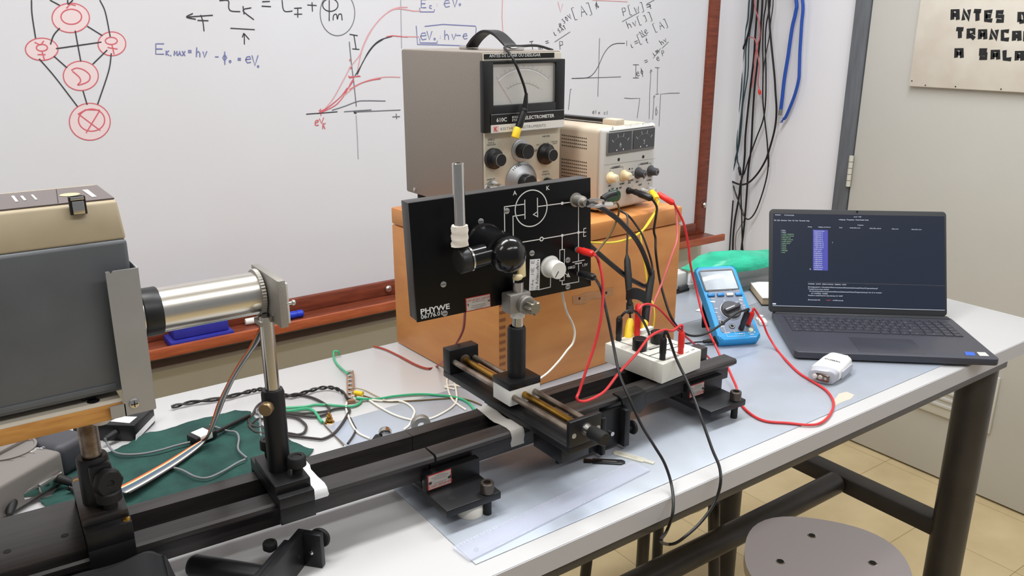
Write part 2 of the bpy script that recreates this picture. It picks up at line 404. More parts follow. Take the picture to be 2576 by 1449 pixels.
def hand(out, s, x, y, h, ink, rot=0.0, wdt=0.62, width=4.2):
    """handwritten string: photo-pixel baseline start (x, y), letter height h, rotation in degrees (anticlockwise)"""
    c, sn = math.cos(R_(rot)), math.sin(R_(rot)); ox = 0
    for ch in s:
        for st in G.get(ch, []):
            out.append((ink, width, [(x + (ox + px * h * wdt) * c - 0 - (py * h) * sn * 1.0, y - (ox + px * h * wdt) * sn - (py * h) * c) for px, py in st], False))
        ox += h * wdt * 1.35
def crop(ox, oy, k, pts): return [(ox + a / k, oy + b / k) for a, b in pts]
def ell(cx, cy, rx, ry, n=28, a0=0.3): return [(cx + rx * math.cos(a0 + 2 * math.pi * i / n), cy + ry * math.sin(a0 + 2 * math.pi * i / n)) for i in range(n + 1)]

S = []
def st(ink, pts, sm=True, wd=4.2): S.append((ink, wd, pts, sm))
A_ = lambda *p: crop(0, 0, 3.623, p)
B_ = lambda *p: crop(700, 0, 3.623, p)
C_ = lambda *p: crop(1300, 0, 3.623, p)
BLOBS = [(178, 44.7, 47, 37), (105, 123.7, 41, 28), (281.5, 110, 35, 30), (203.4, 190.5, 44, 37), (226, 306, 51.5, 46.5)]
for e in BLOBS: st('r', ell(*e), False, 3.6)
st('r', ell(179.4, 42, 26, 19), False); st('r', ell(105.5, 120, 14, 8.5), False); st('r', ell(280, 102.7, 15, 9), False); st('r', ell(230.5, 302, 33, 28), False)
for p in [A_((382, 465), (405, 545)), A_((343, 497), (415, 497)), A_((315, 385), (370, 410), (400, 372)), A_((1020, 405), (1040, 495)), A_((980, 432), (1072, 447)), A_((710, 1035), (915, 1190)), A_((910, 1005), (785, 1212)), A_((605, 75), (640, 38), (690, 50)), A_((720, 1035), (780, 1000), (910, 1003))]:
    st('r', p, False)
st('r', A_((650, 640), (700, 620), (770, 640), (820, 690), (800, 745), (710, 775), (735, 740), (720, 700), (660, 648)))
for p in [((287, 0), (292, 130), (325, 350)), ((455, 0), (545, 48)), ((617, 0), (622, 38), (665, 0)), ((910, 0), (960, 110), (1005, 335)), ((545, 255), (490, 320), (460, 405)), ((795, 238), (935, 325)), ((685, 278), (737, 560)), ((510, 443), (925, 383)), ((490, 510), (612, 618)), ((978, 455), (845, 585)), ((357, 535), (500, 700), (708, 972)), ((1015, 485), (990, 650), (890, 950)), ((757, 828), (795, 955)),
          ((2000, 5), (2080, 5), (2085, 70), (2110, 100), (2190, 105)), ((2215, 55), (2225, 130)), ((2290, 70), (2215, 95), (2315, 180)), ((2390, 15), (2460, 12)), ((2385, 55), (2470, 60)), ((1940, 138), (1700, 155)), ((1758, 122), (1700, 155), (1785, 175)), ((1800, 185), (1900, 188)), ((1830, 135), (1850, 200), (1860, 285)), ((2100, 257), (2322, 270)), ((2228, 405), (2225, 305), (2208, 340)), ((2225, 305), (2272, 360))]:
    st('k', A_(*p), len(p) > 2)
for ink, p in [('k', ((35, 0), (45, 80), (70, 105), (130, 100))), ('k', ((145, 75), (215, 72))), ('k', ((178, 75), (178, 160))), ('k', ((145, 130), (218, 128))), ('k', ((265, 45), (350, 50))), ('k', ((308, 20), (312, 105))), ('k', ((465, 0), (465, 192))), ('k', ((500, 185), (505, 140), (530, 130), (540, 175), (550, 135), (575, 130), (583, 185))),
               ('k', ((650, 312), (725, 325))), ('k', ((690, 320), (710, 445))), ('k', ((675, 445), (740, 450))), ('m', ((648, 380), (665, 560), (690, 760), (712, 970))), ('g', ((710, 1050), (722, 1250), (730, 1449))), ('k', ((255, 1040), (400, 1030), (540, 1018))), ('m', ((600, 1018), (850, 1000))), ('m', ((700, 1020), (1115, 1002))), ('m', ((490, 1005), (600, 970), (720, 925), (800, 918), (978, 920))),
               ('p', ((400, 1020), (500, 900), (600, 720), (660, 610), (745, 500), (770, 430), (830, 300), (930, 170), (1020, 100), (1090, 80), (1180, 90), (1240, 100), (1300, 98))), ('p', ((720, 660), (755, 490), (800, 370), (880, 230), (1000, 110), (1090, 70), (1180, 65))), ('k', ((700, 690), (760, 590), (830, 460), (920, 370), (1040, 330))), ('k', ((720, 680), (780, 550), (870, 420), (960, 355))),
               ('r', ((985, 335), (1040, 325), (1180, 338))), ('p', ((1130, 332), (1285, 335))), ('r', ((390, 1025), (520, 960), (600, 870), (660, 760), (690, 710))), ('r', ((400, 1020), (550, 900), (640, 800), (690, 730))), ('r', ((400, 1010), (480, 960), (570, 880), (630, 800))), ('r', ((640, 690), (650, 710), (740, 690))), ('r', ((645, 700), (750, 695))), ('p', ((600, 870), (700, 790), (800, 740), (900, 712), (1000, 700), (1112, 703))), ('r', ((650, 815), (750, 760), (850, 730), (935, 718))),
               ('r', ((340, 1120), (365, 1110), (360, 1095), (340, 1105), (340, 1140), (370, 1140))), ('r', ((375, 1080), (395, 1125), (415, 1070))), ('r', ((410, 1120), (405, 1175))), ('r', ((430, 1120), (410, 1140), (428, 1175))), ('m', ((1040, 1065), (1110, 1062))), ('m', ((1075, 1035), (1080, 1085))), ('r', ((370, 1005), (410, 1025))), ('r', ((410, 1000), (372, 1028))), ('r', ((385, 990), (390, 1055))),
               ('b', ((1290, 70), (1292, 108), (1420, 108), (1425, 85))), ('b', ((1335, 240), (1500, 222), (1800, 238), (1805, 260), (1790, 420), (1450, 408), (1270, 405), (1258, 235))), ('b', ((1290, 350), (1292, 390), (1450, 392), (1450, 370))), ('g', ((1117, 0), (1125, 440))), ('p', ((2045, 0), (2040, 150), (2050, 320)))]:
    st(ink, B_(*p), len(p) > 3 and ink != 'b')
st('k', crop(700, 0, 3.623, ell(475, 45, 70, 58)), False); st('m', crop(700, 0, 3.623, ell(540, 120, 158, 205, 40)), False, 3.4)
st('k', crop(700, 0, 3.623, ell(703, 1022, 10, 10, 8)), False, 6); st('r', crop(700, 0, 3.623, ell(658, 548, 9, 9, 8)), False, 3); st('r', crop(700, 0, 3.623, ell(658, 618, 9, 9, 8)), False, 3)
hand(S, 'E', 392, 136, 26, 'b', 0, .8); hand(S, 'K,MAX', 418, 139, 12, 'b', -2); hand(S, '=', 473, 137, 16, 'b'); hand(S, 'hv', 494, 143, 24, 'b', -3, .5); hand(S, '-', 541, 150, 16, 'b'); hand(S, 'f', 560, 156, 22, 'b'); hand(S, 'o', 576, 158, 12, 'b'); hand(S, '=', 598, 156, 15, 'b'); hand(S, 'e', 618, 158, 24, 'b'); hand(S, 'V', 634, 165, 26, 'b'); hand(S, 'o', 647, 170, 10, 'b')
hand(S, 'E', 1060, 19, 20, 'b'); hand(S, 'c', 1080, 22, 14, 'b'); hand(S, ':', 1098, 16, 12, 'b'); hand(S, 'e', 1117, 18, 26, 'b'); hand(S, 'V', 1139, 18, 19, 'b'); hand(S, 'o', 1154, 15, 12, 'b')
hand(S, 'e', 1058, 100, 26, 'b'); hand(S, 'V', 1074, 100, 22, 'b'); hand(S, 'o', 1091, 101, 10, 'b'); hand(S, ':', 1106, 98, 14, 'b'); hand(S, 'hv', 1119, 100, 24, 'b', 0, .55); hand(S, '-e', 1148, 98, 20, 'b')
for ink, p in [('p', ((375, 15), (400, 110), (420, 35))), ('m', ((345, 383), (487, 290))), ('m', ((755, 348), (748, 600), (740, 880))), ('m', ((500, 715), (950, 700))), ('k', ((500, 715), (640, 708), (700, 670), (745, 600), (790, 500), (840, 430), (900, 398), (985, 395))), ('m', ((1003, 370), (1003, 418))), ('m', ((1207, 1085), (1212, 850), (1225, 640))), ('m', ((1212, 665), (1225, 630), (1235, 655))), ('m', ((1285, 615), (1280, 850))), ('m', ((1260, 615), (1300, 618))),
               ('m', ((1240, 1090), (1252, 870))), ('m', ((1245, 890), (1255, 868), (1262, 885))), ('m', ((1265, 860), (1295, 855))), ('m', ((1297, 1150), (1312, 857), (1390, 850), (1485, 848))), ('m', ((1275, 970), (1265, 1010), (1270, 1050), (1280, 1020), (1272, 990))), ('m', ((472, 1000), (490, 810), (500, 815))), ('m', ((980, 893), (1040, 898), (1123, 895), (1098, 1075))), ('p', ((690, 0), (900, 10), (1010, 15))),
               ('m', ((960, 198), (1118, 110))), ('m', ((1140, 340), (1190, 315))), ('m', ((1245, 530), (1312, 440))), ('m', ((1325, 440), (1385, 380))), ('m', ((1185, 35), (1255, 0)))]:
    st(ink, C_(*p), len(p) > 3 and p[0][0] != 980 and p[0][0] != 1297, 3.6)
for s_, x, y, h, r in [('i', 345, 330, 70, 30), ('SAT', 388, 300, 38, 30), ('@', 395, 258, 48, 20), ('30V', 432, 215, 45, 35), ('[A]', 525, 175, 95, 18), ('I', 130, 460, 80, 10), ('m', 205, 455, 60, 10), ('=', 270, 415, 60, 15), ('P', 395, 450, 75, 5), ('P[W]=', 975, 145, 75, 14), ('t', 1210, 80, 45, 8), ('hv[J]', 1020, 260, 70, 20),
                       ('f', 715, 70, 50, 0), ('ax', 735, 70, 30, 0), ('i=', 1045, 440, 65, 25), ('[', 1120, 400, 80, 20), ('Ne', 1145, 335, 55, 35), ('t', 1180, 395, 50, 15), ('[A]', 1262, 290, 70, 22), ('im', 1250, 510, 50, 35), ('hv', 1325, 410, 50, 35), ('e', 1280, 555, 50, 15), ('P', 1330, 510, 50, 15), ('I', 1060, 710, 120, 0), ('ef', 1095, 695, 55, 12), ('=', 1175, 590, 60, 20), ('ela cl', 690, 1035, 35, -4)]:
    k = 3.623; hand(S, s_, 1300 + x / k, y / k, h / k, 'k' if s_ != 'ela cl' else 'm', r, .55, 3.2)

# ------------------------------------------------------------------ whiteboard
YF, YP = 2.20, 2.212
xo = on_y(1772.8, 585, YF).x; xi = on_y(1751.5, 562, YF).x; zb = on_y(1772.8, 585, YF).z; zi = on_y(1751.5, 562, YF).z
lip = on_x(1823.5, 605, xo); lipt = on_x(1823.5, 588.3, xo); YL = lip.y
wb = thing('whiteboard', 'white marker board in mahogany frame covered with handwritten physics notes', 'whiteboard', (0.9, YB, zb))
def rel(o, mb_done): mb_done.location = -Vector(o.location); return mb_done
ZTOP = zb + 1.25; XL = -1.25
rel(wb, MB().box((XL, YP, zi - 0.005), (xi + 0.005, YB - 0.007, ZTOP - 0.04), M_board).build('board_panel', wb))
fr = MB().box((xi, YF, zb), (xo, YB - 0.007, ZTOP), M_mahog, 0.003).box((XL - 0.045, YF, zb), (XL, YB - 0.007, ZTOP), M_mahog, 0.003)
fr.box((XL, YF, zb), (xi, YB - 0.007, zi), M_mahog, 0.003).box((XL, YF, ZTOP - 0.045), (xi, YB - 0.007, ZTOP), M_mahog, 0.003)
rel(wb, fr.build('frame', wb))
rel(wb, MB().box((XL - 0.05, YL + 0.012, lip.z + 0.004), (xo, YB - 0.007, zb), M_mahog, 0.002).box((XL - 0.05, YL, lip.z), (xo, YL + 0.012, lipt.z), M_mahog_l, 0.002).build('pen_tray', wb))
for px, py in [(370 + 2405 / 3.963, 680 + 183 / 3.963), (1680 + 207 / 2.264, 1167 / 2.264)]:
    q = on_y(px, py, YF - 0.001)
    rel(wb, MB().lathe([(0.011, 0), (0.011, 0.004), (0.007, 0.009), (0.0, 0.010)], q, q + Vector((0, -1, 0)), M_alu, 16).build('screw', wb))
ink = MB()
for (cx, cy, rx, ry) in BLOBS:
    ink.quad([on_y(x, y, YP - 0.0004) for x, y in ell(cx, cy, rx, ry, 28)[:-1]], M_pinkfill)
for i, (c, wd, pts, sm) in enumerate(S):
    P = [on_y(x, y, YP - 0.0008 - (i % 40) * 0.00001) for x, y in pts]
    ink.ribbon(P, wd * 0.00062, M_ink[c], (0, -1, 0), sm)
rel(wb, ink.build('marker_writing', wb, recalc=False))

# things on the pen tray
ztray = zb + 0.0005
k = lambda x, y: (370 + x / 3.963, 680 + y / 3.963)
def at_tray(px, py): d = ray(px, py); return EYE + d * ((ztray - EYE.z) / d.z)
q0 = at_tray(*k(205, 755)); q1 = at_tray(*k(825, 620))
er = thing('board_eraser', 'dark blue felt board eraser on the mahogany pen tray', 'eraser', ((q0.x + q1.x) / 2, YL + 0.052, ztray))
hl = (q1.x - q0.x) / 2
MB().box((-hl, -0.037, 0), (hl, 0.037, 0.02), M_blueer, 0.004).build('felt_base', er)
MB().box((-hl + 0.012, -0.028, 0.0205), (hl - 0.010, 0.032, 0.055), M_blueer, 0.004).build('grip_block', er)
q = at_tray(*k(1000, 545))
wm = thing('marker_pen', 'board marker with ribbed white cap and dark barrel on the tray', 'marker', (q.x, q.y, ztray + 0.0095), yaw=-4)
wc = MB().lathe([(0.0085, 0), (0.0095, 0.003), (0.0095, 0.040), (0.0088, 0.042)], (-0.005, 0, 0), (1, 0, 0), M_white, 24)
wc.build('cap', wm)
MB().cyl((0.038, 0, 0), (0.115, 0, 0), 0.0085, M_blackp, 20, bev=0.002).build('barrel', wm)
q = at_tray(*k(1475, 478))
bm_ = thing('marker_pen', 'board marker showing its blue cap beside the square metal plate', 'marker', (q.x + 0.012, q.y, ztray + 0.011))
MB().lathe([(0.009, 0), (0.0108, 0.002), (0.0108, 0.018), (0.0098, 0.019), (0.0098, 0.022), (0.0108, 0.023), (0.0108, 0.045)], (0.012, 0, 0), (-1, 0, 0), M_bluepen, 20).build('cap', bm_)
MB().cyl((-0.033, 0, 0), (-0.12, 0, 0), 0.0095, M_white, 20, bev=0.002).build('barrel', bm_)

# ------------------------------------------------------------------ sign on the door
XS = XR - 0.040
c0 = on_x(2285, 217, XS)
sg = thing('wooden_sign', 'off-white wooden sign with black stencilled words screwed to the door', 'sign', (XS, c0.y - 0.3, c0.z))
rel(sg, MB().box((XS, c0.y - 0.60, c0.z), (XR - 0.022, c0.y, c0.z + 0.42), mat('sign board paint', (222, 216, 204), 0.6, scale=9, rgb2=(212, 202, 188)), 0.003).build('board', sg))
sl = MB()
SG = {'A': [[(.12, 0), (.12, .88), (.88, .88), (.88, 0)], [(.2, .45), (.8, .45)]], 'N': [[(.1, 0), (.1, .95), (.9, .05), (.9, 1)]], 'T': [[(0, .9), (1, .9)], [(.5, .9), (.5, 0)]], 'E': [[(1, .9), (.1, .9), (.1, .08), (1, .08)], [(.1, .48), (.85, .48)]],
      'S': [[(1, .9), (.1, .9), (.1, .5), (.9, .5), (.9, .08), (0, .08)]], 'D': [[(.1, .08), (.1, .92), (.8, .85), (.9, .5), (.8, .15), (.1, .08)]], 'R': [[(.1, 0), (.1, .9), (.9, .9), (.9, .5), (.2, .45), (.95, 0)]], 'C': [[(1, .9), (.1, .9), (.1, .08), (1, .08)]], 'L': [[(.12, 1), (.12, .08), (1, .08)]]}
def sten(word, x, y, cw, h, gap):
    for ch in word:
        if ch != ' ':
            for s_ in SG[ch]:
                sl.ribbon([on_x(x + u * cw, y - v * h - u * 0 + (u * cw) * 0.03, XS - 0.0006) for u, v in s_], 0.0125, M_print_k, (-1, 0, 0))
        x += gap; y += gap * 0.045
g = lambda x, y: (1700 + x / 2.8985, y / 2.8985)
x, y = g(2010, 143); sten('ANTES D', x, y, 18, 27, 28.2)
x, y = g(2045, 277); sten('TRANCAR', x, y, 18, 25, 28.6)
x, y = g(2037, 420); sten('A SALA', x, y, 19, 24, 30.5)
rel(sg, sl.build('stencil_lettering', sg, recalc=False))
for a, b_ in [(1722, 590), (1820, 622), (2040, 632), (2372, 650)]:
    p = on_x(*g(a, b_), XS); rel(sg, MB().cyl(p + Vector((-0.001, 0, 0)), p + Vector((0.001, 0, 0)), 0.0022, M_print_k, 8).build('nail_head', sg))

# ------------------------------------------------------------------ the bench
YT0, YT1, XT0, XT1 = 0.6575, 1.368, -0.75, 1.85
bench = thing('lab_bench', 'long white topped lab bench with grey edges on dark round steel legs', 'table', (0.55, 1.0, 0))
rel(bench, MB().box((XT0, YT0, T - 0.030), (XT1, YT1, T), M_lam, 0.0015).build('tabletop', bench))
rel(bench, MB().box((XT0, YT0 - 0.0012, T - 0.0292), (XT1, YT0, T - 0.0012), M_edge).box((XT1, YT0, T - 0.0292), (XT1 + 0.0012, YT1, T - 0.0012), M_edge).build('edge_band', bench))
XA = XT1 - 0.193
fb = MB().box((XT0 + 0.15, YT0 + 0.002, T - 0.045), (XA, YT0 + 0.045, T - 0.0302), M_steel_dark, 0.002).box((XT0 + 0.15, YT1 - 0.06, T - 0.045), (XA, YT1 - 0.02, T - 0.0302), M_steel_dark, 0.002)
rel(bench, fb.build('apron_rail', bench))
q = on_y(2454, 972, 0.708)
XLEG = q.x
for lx in (XLEG, XT0 + 0.3):
    for ly in (0.708, 1.29):
        rel(bench, MB().cyl((lx, ly, 0.0), (lx, ly, T - 0.046), 0.0355, M_steel_dark, 28).build('leg', bench))
ZB = T - 0.435
for lx in (XLEG, XT0 + 0.3):
    rel(bench, MB().box((lx - 0.025, 0.73, ZB - 0.02), (lx + 0.025, 1.27, ZB + 0.02), M_steel_dark, 0.006).build('crossbar', bench))
sb = MB().cyl((XT0 + 0.33, 0.965, ZB), (XLEG - 0.03, 0.965, ZB), 0.026, M_steel_dark, 20)
rel(bench, sb.build('stretcher', bench))

sheet2 = MB().box((1.152, 1.1135, T + 0.0002), (1.58, 1.262, T + 0.0012), M_sheet, 0.0004).build('zinc_sheet')
tag(sheet2, 'smaller zinc sheet behind the big one, between the crate and the green bag', 'metal sheet')
sheet = MB().box((0.4365, 0.684, T + 0.0002), (1.50, 1.112, T + 0.0014), M_sheet, 0.0004).build('zinc_sheet')
tag(sheet, 'large worn blue-grey zinc sheet lying on the white bench top', 'metal sheet')

def stool(name_label, x, y, zs, yaw):
    t = thing('lab_stool', name_label, 'stool', (x, y, 0), yaw=yaw, group='grey seated stools under the bench')
    # rounded-square seat with holes drawn as dark sunk discs
    n = 48; pr = []
    for i in range(n):
        a = 2 * math.pi * i / n; r = 0.149 * (1 + 0.035 * math.cos(4 * a + 0.6))
        pr.append((r * math.cos(a), r * math.sin(a)))
    MB().prism(pr, zs - 0.022, zs - 0.0015, M_stoolw).prism([(a * 1.0, b * 1.0) for a, b in pr], zs - 0.0014, zs, M_stool).build('seat', t)
    for a in range(4):
        h = MB(); aa = R_(45 + 90 * a + 8); h.cyl((0.083 * math.cos(aa), 0.083 * math.sin(aa), zs), (0.083 * math.cos(aa), 0.083 * math.sin(aa), zs + 0.0012), 0.0062, M_rubber, 14)
        h.lathe([(0.0085, 0), (0.0068, 0.0008)], (0.083 * math.cos(aa), 0.083 * math.sin(aa), zs), (0.083 * math.cos(aa), 0.083 * math.sin(aa), zs + 1), M_chrome, 14)
        h.build('bolt_hole', t)
    for a in range(4):
        aa = R_(45 + 90 * a + 8); c, s_ = math.cos(aa), math.sin(aa)
        L = MB(); L.tube([(0.05 * c, 0.05 * s_, zs - 0.04), (0.10 * c, 0.10 * s_, zs - 0.036), (0.128 * c, 0.128 * s_, zs - 0.06), (0.135 * c, 0.135 * s_, zs - 0.12), (0.17 * c, 0.17 * s_, 0.0)], 0.013, M_steel_dark, 12)
        L.build('leg', t)
    f = MB()
    P = [(0.155 * math.cos(R_(2 * math.pi * i)), 0) for i in range(1)]
    f.tube([(0.158 * math.cos(2 * math.pi * i / 24), 0.158 * math.sin(2 * math.pi * i / 24), 0.2) for i in range(25)], 0.009, M_steel_dark, 8, k=2)
    f.build('foot_ring', t)
    return t
M_stool = mat('stool laminate', (184, 176, 178), 0.45); M_stoolw = mat('stool edge', (206, 190, 164), 0.5)
stool('grey round topped stool with four bolt holes, half under the bench front', 1.214, 0.7185, T - 0.34, 0)
stool('grey stool pushed far under the bench, only seat rim and legs showing', 1.20, 1.14, T - 0.34, -16)

# ------------------------------------------------------------------ wooden box
bx = thing('wooden_box', 'large dovetailed wooden crate with lid standing on the bench carrying two instruments', 'box', V(0.711, 1.034, 0.0015), yaw=2.6)
BW, BD, BH, BS = 0.430, 0.330, 0.2685, 0.236
dv = MB().box((0, 0, 0), (BW, BD, BS - 0.0008), M_wood, 0.002)
MB().box((-0.001, -0.001, BS + 0.0008), (BW + 0.001, BD, BH), M_wood, 0.004).build('lid', bx)
for i in range(18):
    z0 = 0.006 + i * 0.0128
    dv.box((0.0015, -0.0006, z0), (0.013, 0.0, z0 + 0.0052), M_wood_d)
    dv.box((BW - 0.0006, 0.002, z0 + 0.006), (BW + 0.0004, 0.013, z0 + 0.0112), M_wood_d)
dv.build('case', bx)
Mx = mw(bx)
pc = [on_face(Mx, 980 + a / 3.15, 500 + b_ / 3.15, 1, -0.0008) for a, b_ in [(1450, 775), (1500, 770), (1560, 740), (1640, 735), (1690, 715), (1775, 700), (1772, 760), (1700, 785), (1600, 800), (1540, 835), (1455, 835)]]
pt = MB().quad(pc, M_bare)
for a, b_ in [(1505, 790), (1717, 745)]:
    c = on_face(Mx, 980 + a / 3.15, 500 + b_ / 3.15, 1, -0.0010); pt.disc(c, 0.0026, (0, -1, 0), M_rubber, 14)
pt.build('torn_patch', bx)

# ------------------------------------------------------------------ electrometer
em = thing('electrometer', 'tall grey electrometer with big needle meter and carrying handle on the crate', 'measuring instrument', V(0.757, 1.143, 0.2865), yaw=1.3)
EW, ED, EH = 0.167, 0.262, 0.264
MB().box((0, 0.004, 0), (EW, ED, EH), M_taupe, 0.004).build('case', em)
Me = mw(em)
fpl = MB().box((0.003, 0.0, 0.004), (EW - 0.003, 0.0055, EH - 0.003), M_cream, 0.001)
fpl.build('front_panel', em)
def E_(px, py, y=0.0): return on_face(Me, px, py, 1, y)
h4 = lambda x, y: (990 + x / 3.45, 60 + y / 3.45)
# bezel with meter window
a = E_(*h4(782, 322), -0.012); b_ = E_(*h4(1462, 325), -0.012); c = E_(*h4(790, 952), -0.012); d = E_(*h4(868, 352), -0.012); e_ = E_(*h4(1412, 352), -0.012); f_ = E_(*h4(870, 712), -0.012)
x0, x1, z1, z0 = a.x, EW - 0.004, a.z, c.z; wx0, wx1, wz1, wz0 = d.x, min(e_.x, x1 - 0.008), d.z, f_.z
bz = MB().box((x0, -0.012, z0), (wx0, 0.0, z1), M_blackp, 0.0015).box((wx1, -0.012, z0), (x1, 0.0, z1), M_blackp, 0.0015).box((wx0 - .001, -0.012, wz1), (wx1 + .001, 0.0, z1), M_blackp, 0.0015).box((wx0 - .001, -0.012, z0), (wx1 + .001, 0.0, wz0), M_blackp, 0.0015)
bez = bz.build('meter_bezel', em)
dl = MB().box((wx0 - 0.001, -0.004, wz0 - 0.001), (wx1 + 0.001, -0.0006, wz1 + 0.001), M_meterface)
ccx, ccz, rr = (wx0 + wx1) / 2, wz0 - 0.030, 0.085
def arc(r, a0, a1, n=26): return [(ccx + r * math.sin(R_(a0 + (a1 - a0) * i / n)), -0.0044, ccz + r * math.cos(R_(a0 + (a1 - a0) * i / n))) for i in range(n + 1)]
dl.ribbon(arc(rr, -36, 38), 0.0028, M_paper, (0, -1, 0)); dl.ribbon(arc(rr + 0.002, -36, 38), 0.0005, M_print_g, (0, -1, 0)); dl.ribbon(arc(rr - 0.022, -30, 34), 0.0007, M_print_g, (0, -1, 0))
for i in range(13):
    aa = -36 + 74 * i / 12
    for r_, L_ in ((rr + 0.003, 0.005 if i % 2 == 0 else 0.003), (rr - 0.021, 0.003)):
        s_, c_ = math.sin(R_(aa)), math.cos(R_(aa))
        dl.ribbon([(ccx + r_ * s_, -0.0044, ccz + r_ * c_), (ccx + (r_ + L_) * s_, -0.0044, ccz + (r_ + L_) * c_)], 0.0005, M_print_g, (0, -1, 0))
dial = dl.build('meter_dial', em, recalc=False)
nd = MB(); s_, c_ = math.sin(R_(-37)), math.cos(R_(-37))
nd.ribbon([(ccx + rr * s_, -0.0055, ccz + rr * c_), (ccx + 0.040 * s_, -0.0055, ccz + 0.040 * c_)], 0.0006, M_print_r, (0, -1, 0))
nd.build('needle', dial, recalc=False)
MB().box((wx0 + 0.0004, -0.0095, wz0 + 0.0004), (wx1 - 0.0004, -0.0088, wz1 - 0.0004), M_meterglass).build('meter_window', em)
# name plates
a = E_(*h4(845, 790), -0.0125); b_ = E_(*h4(1446, 765), -0.0125); c = E_(*h4(848, 880), -0.0125); d = E_(*h4(848, 950), -0.0125)
px1 = x1 - 0.002
np_ = MB().box((a.x, -0.0135, c.z), (px1, -0.012, a.z), M_blackp).box((a.x, -0.0135, d.z), (px1, -0.012, c.z), M_white)
np_.ribbon([(a.x, -0.0137, a.z), (px1, -0.0137, a.z), (px1, -0.0137, d.z), (a.x, -0.0137, d.z)], 0.0009, M_alu_m, (0, -1, 0), closed=True)
wpl = px1 - a.x; hz = a.z - c.z
np_.text('610C', FM(a.x + 0.010, c.z + hz * .28, -0.0138), 0.0088, M_print_w, sx=1.1, bold=0.0002)
np_.text('SOLID', FM(a.x + wpl * .27, c.z + hz * .52, -0.0138), 0.0050, M_print_w, sx=1.25, bold=0.00015); np_.text('STATE', FM(a.x + wpl * .27, c.z + hz * .22, -0.0138), 0.0050, M_print_w, sx=1.25, bold=0.00015)
np_.text('ELECTROMETER', FM(a.x + wpl * .445, c.z + hz * .32, -0.0138), 0.0078, M_print_w, sx=1.12, bold=0.0002)
np_.text('KEITHLEY INSTRUMENTS', FM(a.x + 0.018, d.z + 0.0035, -0.0138), 0.0066, M_print_g, sx=1.18, sp=1.12)
np_.box((a.x + 0.003, -0.0138, d.z + 0.0018), (a.x + 0.0145, -0.0136, c.z - 0.0016), mat('pale pink logo', (226, 190, 188), 0.5)); np_.text('K', FM(a.x + 0.0052, d.z + 0.0030, -0.0140), 0.0095, M_print_r, bold=0.0003)
np_.build('name_plate', em, recalc=False)
a = E_(*h4(782, 262)); b_ = E_(*h4(1392, 262)); c = E_(*h4(782, 308))
ls = MB().box((a.x, -0.0012, c.z), (b_.x, 0.0, a.z), M_rubber)
ls.text('ANTES DE LIGAR OU DESLIGAR', FM(a.x + 0.010, c.z + 0.0028, -0.0015), 0.0070, M_print_w, sx=(b_.x - a.x - 0.02) / 0.118, bold=0.0001)
ls.build('embossed_label', em, recalc=False)
def knob(parent, x, z, prof, m, ydir=-1, y0=0.0, cap=None, label=None, name='knob', n=28):
    b = MB().lathe(prof, (x, y0, z), (x, y0 + ydir, z), m, n)
    if cap:
        rr_, tt_, cm = cap
        b.lathe([(rr_, tt_ - 0.0012), (rr_, tt_ + 0.0004), (rr_ - 0.0010, tt_ + 0.0004)], (x, y0, z), (x, y0 + ydir, z), cm, n, False)
    return b.build(name, parent, label)
kz = lambda x, y: E_(*h4(x, y))
q = kz(860, 1168); knob(em, q.x, q.z, [(0.0175, 0), (0.0175, 0.007), (0.0125, 0.009), (0.0108, 0.010), (0.0105, 0.024), (0.0098, 0.0252)], M_blackp, cap=(0.0104, 0.0245, M_alu_m))
q = kz(1100, 1098)
MB().lathe([(0.019, 0), (0.019, 0.002), (0.017, 0.003)], (q.x, 0, q.z), (q.x, -1, q.z), M_alu_m, 32).build('dial_skirt', em)
knob(em, q.x, q.z, [(0.0125, 0.003), (0.0125, 0.022), (0.0118, 0.0232)], M_blackp, cap=(0.0122, 0.0225, M_alu_m))
q = kz(1315, 1128); knob(em, q.x, q.z, [(0.0185, 0), (0.0180, 0.006), (0.0115, 0.011), (0.0105, 0.022), (0.0098, 0.0232)], M_blackp, cap=(0.0103, 0.0225, M_alu_m))
q = kz(1105, 1370)
rd = MB().lathe([(0.0335, 0), (0.0335, 0.002), (0.020, 0.010), (0.016, 0.012)], (q.x, 0, q.z), (q.x, -1, q.z), M_alu_m, 40)
for i in range(28):
    aa = R_(-80 + 210 * i / 27 + 0); rd.ribbon([(q.x + 0.0285 * math.cos(aa), -0.0052, q.z + 0.0285 * math.sin(aa)), (q.x + 0.0315 * math.cos(aa), -0.0036, q.z + 0.0315 * math.sin(aa))], 0.0009, M_print_k, (0, -1, 0))
rd.build('range_dial', em)
knob(em, q.x, q.z, [(0.0155, 0.012), (0.0150, 0.026), (0.0138, 0.0275)], M_blackp, cap=(0.0142, 0.0265, M_alu_m))
q = kz(1330, 1385); knob(em, q.x, q.z, [(0.0105, 0), (0.0095, 0.014), (0.008, 0.015)], M_blackp)
q = kz(850, 1430); MB().lathe([(0.014, 0), (0.014, 0.004), (0.010, 0.005), (0.010, 0.018), (0.0115, 0.019), (0.0115, 0.030)], (q.x, 0, q.z), (q.x, -1, q.z), M_chrome, 24).build('input_socket', em)
q = kz(1255, 1385); MB().sphere((q.x, -0.001, q.z), 0.0032, M_led).build('indicator_lamp', em)
et = MB()
for s_, x, y, sz in [('ZERO', 815, 1016, .0042), ('FINE &', 818, 1040, .0032), ('MEDIUM', 808, 1060, .0036), ('METER', 1290, 986, .0042), ('ZERO', 1290, 1292, .0042), ('CHECK', 1285, 1316, .0042), ('INPUT', 810, 1362, .0044), ('CENTER', 1366, 1030, .0030), ('ZERO', 1380, 1044, .0030), ('OFF', 1237, 1056, .0030), ('PWR', 1213, 1102, .0030), ('OFF', 1213, 1114, .0030)]:
    q = kz(x, y); et.text(s_, FM(q.x, q.z, -0.0004), sz, M_print_k, sx=1.35)
